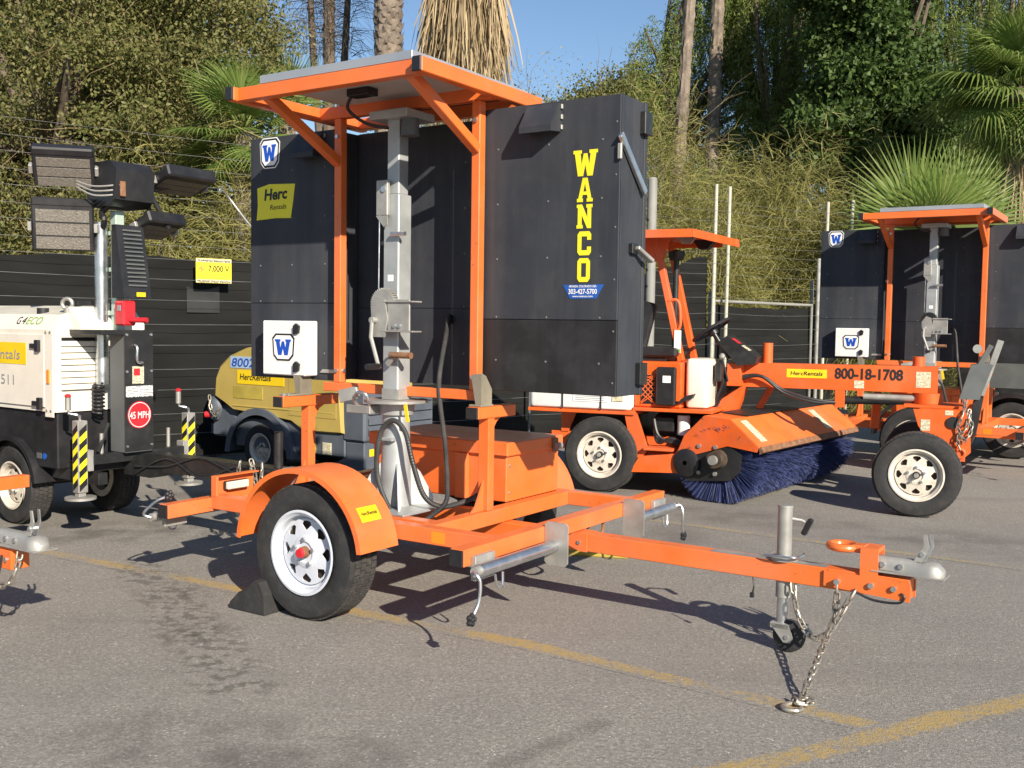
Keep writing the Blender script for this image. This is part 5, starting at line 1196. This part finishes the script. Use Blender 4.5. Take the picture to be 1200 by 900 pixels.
# ------------------------------------------------------------------ dark trailer at the yard's edge
bt = thing('generator_trailer', 'dark grey enclosed trailer with black fender beside the sign trailer', 'trailer', (6.35, 12.25, 0), -.57)
G().box(-.9, .9, -.45, .70, .62, 1.55, .03).build('body', 'black_steel', bt); G().box(-1.0, 1.4, -.35, .60, .42, .62, .01).build('frame', 'black_steel', bt)
G().box(-.6, .6, -.4545, -.4505, .80, 1.40, .002).build('door', 'grey_steel', bt)
for v, o in ((-.72, -1), (.97, 1)): wheel(bt, (-.25, v, .33), (0, o, 0), Rr=.33, wd=.2, rim=.19, rm='rim_old', hub='', tread=False)
fender_arc(bt, -.25, .33, .43, -.74, -.46, 178, 2, 'black_plastic', (0, 0, 0), .05)
G().cyl((-.25, -.6, .33), (-.25, .85, .33), .03, n=10).build('axle', 'black_steel', bt)
# ------------------------------------------------------------------ hillside behind the fence
def hill_z(f, v):
    t = max(0., min(1., (v - .6) / 9)); s = t * t * (3 - 2 * t)
    return -.02 + 2.2 * s + max(0, v - 9.6) * .05 + .25 * math.sin(f * .7) * s
vs = []; fs = []; NF, NV = 60, 30
for j in range(NV + 1):
    for i in range(NF + 1):
        f = -30 + 90 * i / NF; v = .45 + 60 * (j / NV) ** 2
        p = FP(f, v); vs.append((p.x, p.y, hill_z(f, v)))
for j in range(NV):
    for i in range(NF): a = j * (NF + 1) + i; fs.append([a, a + 1, a + NF + 2, a + NF + 1])
mat('hill_soil', (.10, .085, .05), .95, var=.35, scale=2, dirt=.6, dcol=(.16, .14, .06), bump=1, bscale=12)
o = G().add(vs, fs).build('hillside', 'hill_soil'); o['kind'] = 'structure'
def gz(x, y):
    d = Vector((x, y, 0)) - FO; return hill_z(d.dot(FU), d.dot(FV)) if d.dot(FV) > .45 else 0.
# ------------------------------------------------------------------ foliage generators (numpy)
def unit(a): return a / np.maximum(1e-9, np.linalg.norm(a, axis=1))[:, None]
def leaves(c, L, Wd, d=None, droop=0.):
    """diamond leaves at points c"""
    n = len(c); L = L * RNG.uniform(.65, 1.35, n); W_ = Wd * RNG.uniform(.7, 1.3, n)
    if d is None: d = RNG.normal(size=(n, 3))
    d = unit(d + np.array((0, 0, -droop))); s = unit(np.cross(d, RNG.normal(size=(n, 3))))
    up_ = np.cross(s, d)
    a = c; b = c + d * (L * .5)[:, None] + s * (W_ * .5)[:, None] + up_ * (L * .08)[:, None]; e = c + d * L[:, None]; f = c + d * (L * .5)[:, None] - s * (W_ * .5)[:, None] + up_ * (L * .08)[:, None]
    return np.stack([a, b, e, f], 1).reshape(-1, 3)
def in_lobes(lobes, n, shell=3.):
    w_ = np.array([l[3] * l[4] * l[5] for l in lobes]) ** .8; w_ /= w_.sum()
    k = RNG.choice(len(lobes), n, p=w_); q = unit(RNG.normal(size=(n, 3))) * (RNG.uniform(0, 1, n) ** (1 / shell))[:, None]
    Lb = np.array(lobes); return Lb[k, :3] + q * Lb[k, 3:6]
def clumps(lobes, nc, nl, sg, shell=3.):
    cc = in_lobes(lobes, nc, shell); c = np.repeat(cc, nl, 0) + RNG.normal(size=(nc * nl, 3)) * (sg * RNG.uniform(.6, 1.4, (nc, 1))).repeat(nl, 0)
    return c, cc
def clumps2(lobes, nb, ns_, nl, Rb, sg, shell=4.):
    """boughs -> sprays -> leaves, so that dark gaps stay open between the boughs"""
    big = in_lobes(lobes, nb, shell); sub = np.repeat(big, ns_, 0) + unit(RNG.normal(size=(nb * ns_, 3))) * (RNG.uniform(.2, 1, nb * ns_) ** .5 * Rb)[:, None] * np.array((1, 1, .62))
    return np.repeat(sub, nl, 0) + RNG.normal(size=(nb * ns_ * nl, 3)) * sg, sub
def strands(p, d, L, Wd, bendz=-.3, seg=3, wig=.15):
    """thin ribbons (seg quads each, joined) from points p in directions d"""
    n = len(p); d = unit(d); L = L * RNG.uniform(.6, 1.4, n); s = unit(np.cross(d, RNG.normal(size=(n, 3)))) * (Wd * RNG.uniform(.7, 1.3, n) / 2)[:, None]
    P = [p]; dd = d.copy()
    for k in range(seg):
        dd = unit(dd + np.array((0, 0, bendz / seg)) + RNG.normal(size=(n, 3)) * wig); P.append(P[-1] + dd * (L / seg)[:, None])
    out = []
    for k in range(seg):
        a = 1 - .75 * k / seg; b = 1 - .75 * (k + 1) / seg
        out.append(np.stack([P[k] - s * a, P[k] + s * a, P[k + 1] + s * b, P[k + 1] - s * b], 1))
    return np.concatenate(out, 0).reshape(-1, 3)
def limbs(g, base, tips, r0, sag=0.):
    base = Vector(base)
    for t in tips:
        t = Vector(t); m_ = base.lerp(t, .5) + Vector((RNG.normal(0, .12), RNG.normal(0, .12), .15)) * (t - base).length * .3
        P = cr([base, m_, t], 5); g.tube(P, [r0 * (1 - .8 * i / (len(P) - 1)) for i in range(len(P))], 7)
def tree(name, label, base, trunk_h, r0, lobes, nc, nl, sg, L, Wd, mt, droop=0., group=None, shell=3., twigs=0, boughs=None):
    bx_, by_ = base; bz = gz(bx_, by_) - .1; root = thing(name, label, 'tree', (bx_, by_, bz), 0, group)
    off = np.array((bx_, by_, bz)); c, cc = clumps2(lobes, nc // boughs[0], boughs[0], nl, boughs[1], sg) if boughs else clumps(lobes, nc, nl, sg, shell); c -= off
    o = quads('crown', leaves(c, L, Wd, droop=droop), mt); o.parent = root
    g = G((bx_, by_, bz)); top = Vector((bx_, by_, bz + trunk_h))
    g.tube(cr([(bx_, by_, bz), (bx_ + .1, by_, bz + trunk_h * .5), top], 5), [r0 * (1 - .045 * i) for i in range(11)], 12)
    tips = [tuple(cc[i]) for i in RNG.choice(len(cc), min(26, len(cc)), replace=False)]
    limbs(g, top, tips, r0 * .5); limbs(g, top.lerp(Vector((bx_, by_, bz)), .3), tips[:8], r0 * .45)
    g.build('trunk', 'bark', root, 50, merge=False)
    if twigs:
        q = cc[RNG.choice(len(cc), twigs)] - off; tw = quads('twigs', strands(q + RNG.normal(size=q.shape) * .2, RNG.normal(size=q.shape), .6, .010, -.2, 3, .3), 'strand_brown'); tw.parent = root; tw['kind'] = 'stuff'
    return root
# big olive-leaved tree on the left
tree('olive_tree', 'large dense olive-brown tree towering behind the light tower', (-6.6, 14.6), 3.0, .26,
     [(-6.9, 14.3, 4.3, 2.6, 1.9, 2.3), (-4.55, 14.2, 4.7, 1.25, 1.3, 1.8), (-5.3, 14.0, 3.0, 1.5, 1.2, 1.1), (-8.8, 14.0, 3.6, 2.0, 1.5, 1.9), (-6.0, 14.8, 6.6, 2.3, 1.7, 1.6), (-4.35, 14.5, 6.2, 1.05, 1.0, 1.5), (-8.4, 15, 6.4, 2.2, 1.6, 1.8)],
     2600, 95, .13, .060, .033, 'leaf_olive', .3, twigs=3500, boughs=(10, .52))
tree('background_tree', 'shaded deep green tree closing the view behind the olive tree', (-8.5, 19), 2.0, .2,
     [(-10.5, 19, 3.2, 2.5, 1.0, 2.2), (-7.6, 18.6, 3.0, 2.2, 1.0, 2.0), (-5.6, 18.0, 3.0, 1.6, 1.0, 1.9), (-8.5, 19, 6.0, 3.5, 1.0, 2.4), (-6.3, 18.6, 5.4, 1.6, .9, 1.8)], 700, 60, .3, .16, .10, 'leaf_dark', .3)
# broadleaf tree, right
tree('broadleaf_tree', 'dark green broad-leaved tree between the pepper trees and the fan palm', (6.9, 21.5), 3.2, .24,
     [(7.0, 21.0, 6.4, 1.15, 1.2, 1.5), (6.4, 20.6, 5.2, .8, .9, .9), (7.9, 20.8, 5.4, .8, .9, 1.1), (6.9, 21, 8.4, 1.3, 1.2, 1.4)],
     760, 85, .15, .115, .075, 'leaf_dark', .5, boughs=(7, .42))
# far trees
for nm, lab, bx_, by_, lob in (('far_tree', 'distant round green tree showing above the sign\'s top edge', 2.9, 40., [(3.0, 40, 8.9, 1.3, 1.3, 1.5), (4.4, 40, 9.6, 1.2, 1.2, 1.6), (1.6, 41, 8.3, 1.3, 1.3, 1.5)]),
                               ('far_tree', 'distant yellowish tree beside the dead-skirted palm', -1.0, 42., [(-1.4, 42, 8.4, 2.2, 1.4, 1.4), (-4.2, 43, 8.0, 2.2, 1.4, 1.4), (1.0, 42, 8.8, 1.5, 1.4, 1.3)])):
    tree(nm, lab, (bx_, by_), 5.5, .3, lob, 520, 110, .34, .13, .08, 'leaf_far', .2)
# pepper trees: hanging leafy strands
def pepper(label, base, th, lobes, n, nl=52):
    bx_, by_ = base; bz = gz(bx_, by_) - .1; root = thing('pepper_tree', label, 'tree', (bx_, by_, bz), 0, 'pepper trees on the slope'); off = np.array((bx_, by_, bz))
    p = in_lobes(lobes, n, 3.5); hang = RNG.uniform(.5, 1.7, n); idx = np.repeat(np.arange(n), nl); q = RNG.uniform(0, 1, n * nl)
    sway = RNG.normal(0, .12, (n, 2)); c = p[idx].copy(); c[:, 2] -= q * hang[idx]; c[:, :2] += sway[idx] * q[:, None] + RNG.normal(0, .05, (n * nl, 2))
    d = RNG.normal(size=(n * nl, 3)) * .6; d[:, 2] -= .7
    o = quads('crown', leaves(c - off, .105, .022, d), 'leaf_pepper'); o.parent = root
    g = G((bx_, by_, bz)); g.tube(cr([(bx_, by_, bz), (bx_ + .2, by_, bz + th * .5), (bx_, by_, bz + th)], 5), [.22 * (1 - .05 * i) for i in range(11)], 10)
    limbs(g, (bx_, by_, bz + th), [tuple(p[i]) for i in range(30)], .10); g.build('trunk', 'bark', root, 50, merge=False)
pepper('airy weeping pepper tree whose thin crown meets the open sky', (3.6, 24.5), 4.0, [(3.4, 24.5, 7.2, .9, 1.0, 1.6), (4.4, 24.5, 8.6, 1.0, 1.0, 1.6), (3.9, 24.2, 5.2, .9, .9, 1.0), (4.9, 24.5, 6.4, .9, 1.0, 1.6)], 1000)
pepper('full weeping pepper tree with long hanging strands beside the broadleaf tree', (6.0, 24.0), 4.2, [(5.9, 24, 8.2, 1.2, 1.2, 2.0), (6.9, 24, 7.0, 1.2, 1.2, 1.8), (5.6, 24.5, 10, 1.5, 1.2, 1.4), (5.6, 23.6, 5.6, 1.1, 1.0, 1.2)], 1500)
pepper('dark hedge-like pepper tree low on the slope under the others', (5.4, 22.5), 2.2, [(4.6, 22.2, 4.2, 1.2, .8, 1.1), (5.9, 22.2, 4.0, 1.2, .8, 1.1), (7.6, 22, 4.0, 1.4, .8, 1.0), (9.6, 22, 5.0, 1.6, .9, 1.8)], 1300)
pepper('tall pepper tree filling the gap behind the fan palm', (10.4, 23.5), 3.5, [(9.8, 23.5, 7.6, 1.8, 1.2, 2.2), (11.6, 23.5, 7.4, 1.8, 1.2, 2.2), (8.6, 23.5, 9.4, 1.6, 1.2, 1.6), (11, 23.5, 10, 2, 1.2, 1.6)], 1600)
# fine-stemmed shrubs on the slope
def shrub(label, x, y, rx, ry, h, n, mt='strand_dry', L=.42, group='dry wispy shrubs behind the fence', z0=None):
    bz = gz(x, y) - .05 if z0 is None else z0; root = thing('wispy_shrub', label, 'shrub', (x, y, bz), 0, group)
    q = unit(RNG.normal(size=(n, 3))) * (RNG.uniform(0, 1, n) ** (1 / 2.6))[:, None]; q[:, 2] = np.abs(q[:, 2])
    lump = 1 + .22 * np.sin(q[:, 0] * 7 + x) * np.cos(q[:, 1] * 6 + y) + .10 * np.sin(q[:, 0] * 19)
    p = q * np.array((rx, ry, h)) * lump[:, None]; d = q * np.array((1, 1, .3)) + RNG.normal(size=(n, 3)) * .55 + np.array((0, 0, .25))
    o = quads('foliage', strands(p, d, L, .0115, -1.0, 3, .22), mt); o.parent = root
    g = G(); 
    for k in range(9): t = RNG.uniform(0, 6.28); g.tube(cr([(0, 0, 0), (rx * .25 * math.cos(t), ry * .25 * math.sin(t), h * .45), (rx * .55 * math.cos(t), ry * .55 * math.sin(t), h * .8)], 4), [.03 - .0025 * i for i in range(9)], 6)
    g.build('stems', 'bark', root, 50, merge=False)
SH = [(-3.15, 13.0, 1.15, .8, 3.6, 15399, 'tall wispy shrub filling the corner between the light tower and the sign'), (-4.7, 12.7, 1.0, .7, 3.0, 9800, 'wispy shrub crowding the lamp heads of the light tower'),
      (2.35, 18.2, 1.2, .9, 5.0, 18200, 'wispy shrub rising behind the thick pale post'), (3.7, 19.0, 1.3, .9, 4.3, 18200, 'wispy shrub leaning on the thin white poles by the gate'), (4.9, 18.7, 1.4, 1.0, 4.6, 22400, 'broad yellow-green shrub bulging over the pipe gate'),
      (6.6, 19.4, 1.5, 1.0, 4.3, 21000, 'yellow-green shrub between the gate and the young fan palm'), (8.2, 20.0, 1.5, 1.0, 3.8, 14000, 'low wispy shrub behind the second trailer\'s solar panel'), (5.9, 17.7, 1.1, .6, 3.5, 12600, 'short wispy shrub pressed against the wires beside the gate'),
      (-1.5, 14.4, 1.2, .9, 2.9, 8000, 'wispy shrub behind the yellow compressor'), (.0, 15.9, 1.2, .9, 3.0, 8000, 'wispy shrub at the foot of the skirted palm'), (11.6, 21.6, 1.5, 1.0, 3.2, 7000, 'wispy shrub beyond the dark enclosed trailer'),
      (9.6, 20.8, 1.4, 1.0, 3.7, 11200, 'wispy shrub at the foot of the fan palm'), (1.2, 17.0, 1.2, .9, 4.4, 12600, 'wispy shrub hidden mostly behind the sign\'s end'), (3.4, 17.2, .9, .6, 3.6, 11200, 'small dense wispy shrub behind the sweeper\'s roof')]
for (x, y, rx, ry, h, n, lab) in SH: shrub(lab, x, y, rx, ry, h, n)
shrub('brown dried-out shrub with tangled stems at the foot of the pepper trees', 4.2, 20.6, 1.4, .8, 3.3, 8000, 'strand_brown', .5, None)
# ------------------------------------------------------------------ palms
def frond_mesh(name, nb, Rr, pet, spread, droop, mt, wd=.040):
    g = G()
    g.tube([(0, 0, 0), (pet * .5, 0, pet * .03), (pet, 0, 0)], [.016, .012, .010], 6)
    for i in range(nb):
        t = R(-spread / 2 + spread * i / (nb - 1)); L = Rr * (1 - .25 * abs(t / R(spread / 2)) ** 2) * RNG.uniform(.92, 1.05)
        e = Vector((math.cos(t), math.sin(t), 0)); s = Vector((-math.sin(t), math.cos(t), 0)); vs = []
        fold_ = .25 * (1 if i % 2 else -1)
        for k in range(6):
            q = k / 5; w_ = wd * (.35 + 1.6 * q if q < .45 else 1.07 * (1 - (q - .45) / .55) + .06) * Rr
            z = -droop * L * max(0, q - .35) ** 2 * 1.6 + .06 * L * math.cos(t) * q
            p = Vector((pet, 0, 0)) + e * L * (q - .12 * droop * q ** 3) + Vector((0, 0, z)); vs += [p - s * w_ / 2, p + s * w_ / 2 + Vector((0, 0, fold_ * w_))]
        g.add(vs, [[2 * k, 2 * k + 1, 2 * k + 3, 2 * k + 2] for k in range(5)])
    return g.mesh(name, mt, 180, merge=False)
FR_G = frond_mesh('frond', 44, .78, .55, 250, .55, 'palm_green'); FR_U = frond_mesh('frond', 48, 1.15, .35, 190, .12, 'palm_green', .030); FR_S = frond_mesh('frond', 40, .60, .45, 230, .35, 'palm_green'); FR_D = frond_mesh('frond', 34, .6, .5, 150, 1.3, 'palm_dry')
def put_frond(root, me, p, az, el, roll=0., sc=1., nm='frond'):
    o = bpy.data.objects.new(nm, me); COL.objects.link(o); o.parent = root
    mm = Matrix.Rotation(az, 4, 'Z') @ Matrix.Rotation(-el, 4, 'Y') @ Matrix.Rotation(roll, 4, 'X') @ Matrix.Scale(sc, 4); mm.translation = Vector(p); o.matrix_basis = mm
def palm_trunk(root, h, r0, r1, rough=.03, lean=0., mt='bark_palm', rings=70):
    g = G(); n = 20; vs = []; fs = []
    for i in range(rings + 1):
        q = i / rings; r = r0 + (r1 - r0) * q
        for k in range(n):
            t = 2 * math.pi * k / n; rr = r + rough * (((i * .5 + (k % 4) * .25) % 1) - .3) + RNG.normal(0, rough * .25)
            vs.append((rr * math.cos(t) + lean * q * h, rr * math.sin(t), h * q))
    for i in range(rings):
        for k in range(n): fs.append([i * n + k, i * n + (k + 1) % n, (i + 1) * n + (k + 1) % n, (i + 1) * n + k])
    return g.add(vs, fs).build('trunk', mt, root, 25, merge=False)
def skirt(root, z0, z1, r, n, mt='palm_dry', L=1.3, wd=.05):
    t = RNG.uniform(0, 2 * math.pi, n); z = RNG.uniform(z0 + L * .6, z1, n); rr = r * RNG.uniform(.55, 1.0, n) * (.8 + .2 * np.sin(z * 2.2))
    p = np.stack([rr * np.cos(t), rr * np.sin(t), z], 1); d = np.stack([.16 * np.cos(t), .16 * np.sin(t), -np.ones(n)], 1) + RNG.normal(size=(n, 3)) * .10
    o = quads('dead_frond_skirt', strands(p, d, L, wd, -.5, 3, .06), mt); o.parent = root; o['kind'] = 'stuff'
def at(px, Y):   # world X of an image column at distance Y
    return (px - 600) / 1206 * Y
def crown(root, me, h, n, sc=1., lean=0., el0=70, el1=-45):
    for i in range(n):
        el = el0 + (el1 - el0) * i / (n - 1); put_frond(root, me, (lean, 0, h), i * 2.4 + RNG.uniform(-.2, .2), R(el + RNG.uniform(-8, 8)), R(RNG.uniform(-20, 20)), sc * RNG.uniform(.85, 1.1))
# skirted palm and rough-trunk palms against the sky
def palm(label, px, Y, h, r0, r1, rough, lean=0., group='tall palm trunks on the slope', fr=True, mt='bark_palm'):
    x = at(px, Y); bz = gz(x, Y) - .1; root = thing('palm_tree', label, 'palm', (x, Y, bz), 0); palm_trunk(root, h, r0, r1, rough, lean, mt, int(h * 7))
    if fr: crown(root, FR_G, h, 26, 1.3, lean * h)
    return root
p = palm('tall palm wrapped in a thick skirt of dead fronds', 541, 21, 11, .30, .26, .02); skirt(p, 4.6, 10.8, .80, 5200)
p = palm('palm with rough scaly grey trunk beside the solar panel', 452, 21, 11, .27, .25, .02)
g = G()
for i in range(44):
    for k in range(9):
        t = 2 * math.pi * (k + .5 * (i % 2)) / 9 + RNG.normal(0, .06); e = Vector((math.cos(t), math.sin(t), 0)); z = 5.2 + .125 * i + RNG.normal(0, .02)
        d_ = (e * .45 + Vector((0, 0, 1)) + Vector(RNG.normal(0, .08, 3))).normalized(); s_ = Vector((-math.sin(t), math.cos(t), 0))
        b0 = e * .235 + Vector((0, 0, z)); w_ = RNG.uniform(.075, .10); L_ = RNG.uniform(.13, .20)
        g.add([b0 - s_ * w_, b0 + s_ * w_, b0 + d_ * L_ + s_ * w_ * .45, b0 + d_ * L_ - s_ * w_ * .45, b0 + e * .035 + d_ * L_ * .4], [[0, 1, 4], [1, 2, 4], [2, 3, 4], [3, 0, 4], [0, 3, 2, 1]])
o = g.build('leaf_scars', 'bark_palm', p, 20, merge=False); o['kind'] = 'stuff'
p = palm('palm with dead brown drooping fronds clinging to its trunk', 384, 23, 11, .13, .12, .03, fr=False, mt='bark')
for k, (ox, hh) in enumerate(((-.5, 8.8), (.45, 9.3))):
    G().tube(cr([(ox * .3, 0, 3.0), (ox * .8, .1, 6.0), (ox, .1, hh)], 6), [.10 - .004 * i for i in range(13)], 8).build('side_stem', 'bark', p)
n_ = 850; t_ = RNG.uniform(0, 6.28, n_); pz = RNG.uniform(5.4, 8.6, n_); ox_ = RNG.choice([-.45, 0., .42], n_)
o = quads('dead_stems', strands(np.stack([ox_ + .1 * np.cos(t_), .1 * np.sin(t_), pz], 1), np.stack([np.cos(t_), np.sin(t_), .9 + 0 * t_], 1) + RNG.normal(size=(n_, 3)) * .25, 1.35, .016, -2.2, 4, .16), 'stem_dark'); o.parent = p; o['kind'] = 'stuff'
palm('slender palm trunk with torn orange bark in front of the pepper trees', 780, 21.5, 11.5, .125, .10, .035, .045)
palm('second slender palm trunk deeper among the pepper trees', 826, 23.5, 12, .15, .13, .05, .012)
# fan palm on the right
x = at(1182, 17.6); bz = gz(x, 17.6) - .1; p = thing('fan_palm', 'green fan palm with orange fibre under its crown', 'palm', (x, 17.6, bz), 0)
h = 5.55 - bz; palm_trunk(p, h, .20, .17, .05); skirt(p, .6, h - .75, .27, 900, 'palm_dry', .8, .03)
G().lathe([(.19, h - .95), (.25, h - .75), (.23, h - .45), (.16, h - .2)], (0, 0, 0), (0, 0, 1), 20).build('crown_fibre', 'fibre_orange', p)
crown(p, FR_G, h, 34, 1.35, 0, 80, -62)
# young fan palm: big upright leaves behind the second sign trailer
x = at(1088, 16.9); bz = gz(x, 16.9) - .1; p = thing('young_fan_palm', 'young fan palm with huge upright leaves growing low behind the fence', 'palm', (x, 16.9, bz), 0); palm_trunk(p, 3.1 - bz, .2, .17, .05, rings=20)
for az, el, rl, sc in ((2.9, 55, 85, 1.25), (3.4, 35, 75, 1.15), (.1, 45, 85, 1.2), (-.4, 20, 70, 1.1), (-1.4, 60, 0, 1.1), (1.6, 65, 0, 1.0), (3.0, 20, 40, .8), (-2.4, 30, 20, .9), (.9, 30, 30, .9)): put_frond(p, FR_U, (0, 0, 2.95 - bz), az, R(el), R(rl), sc)
# fan palm fronds above the left side of the sign
x = at(285, 13.2); bz = gz(x, 13.2) - .1; p = thing('young_fan_palm', 'young fan palm with drooping fronds between the olive tree and the sign', 'palm', (x, 13.2, bz), 0); palm_trunk(p, 3.85 - bz, .15, .12, .05, rings=24)
crown(p, FR_S, 3.85 - bz, 22, 1.05, 0, 80, -55)
x = at(335, 15.2); bz = gz(x, 15.2) - .1; p = thing('young_fan_palm', 'young fan palm with one stiff upright leaf behind the solar panel', 'palm', (x, 15.2, bz), 0); palm_trunk(p, 4.5 - bz, .13, .11, .04, rings=24)
crown(p, FR_S, 4.5 - bz, 10, .9, 0, 85, 10); put_frond(p, FR_U, (0, 0, 4.4 - bz), -1.57, R(82), R(0), .75)
# bare twiggy bush against the sky
x, y = at(650, 19), 19.; bz = gz(x, y); p = thing('bare_bush', 'tall bare bush of thin tangled twigs against the sky', 'shrub', (x, y, bz), 0)
def twig(g, p0, d, L, r, dep):
    p1 = p0 + d * L * .5 + Vector(RNG.normal(0, .05, 3)); p2 = p1 + (d + Vector(RNG.normal(0, .18, 3)) + Vector((0, 0, -.05))).normalized() * L * .5
    g.tube([p0, p1, p2], [r, r * .8, r * .55], 5)
    if dep:
        for k in range(3 if dep > 1 else 4): twig(g, p1.lerp(p2, RNG.uniform(0, 1)), (d + Vector(RNG.normal(0, .55, 3))).normalized(), L * .62, r * .55, dep - 1)
g = G()
for k in range(16):
    t = RNG.uniform(-1.0, 1.0); twig(g, Vector((RNG.uniform(-.7, .7), 0, 0)), Vector((t * .55, RNG.normal(0, .2), 1)).normalized(), 3.1, .018, 3)
g.build('twigs', 'strand_brown', p, 60, merge=False)['kind'] = 'stuff'
n = 1800; q = in_lobes([(0, 0, 4.6, 1.6, .6, 1.2), (-.9, 0, 4.2, 1.0, .6, 1.0)], n, 2); o = quads('foliage', leaves(q, .05, .02), 'strand_dry'); o.parent = p; o['kind'] = 'stuff'
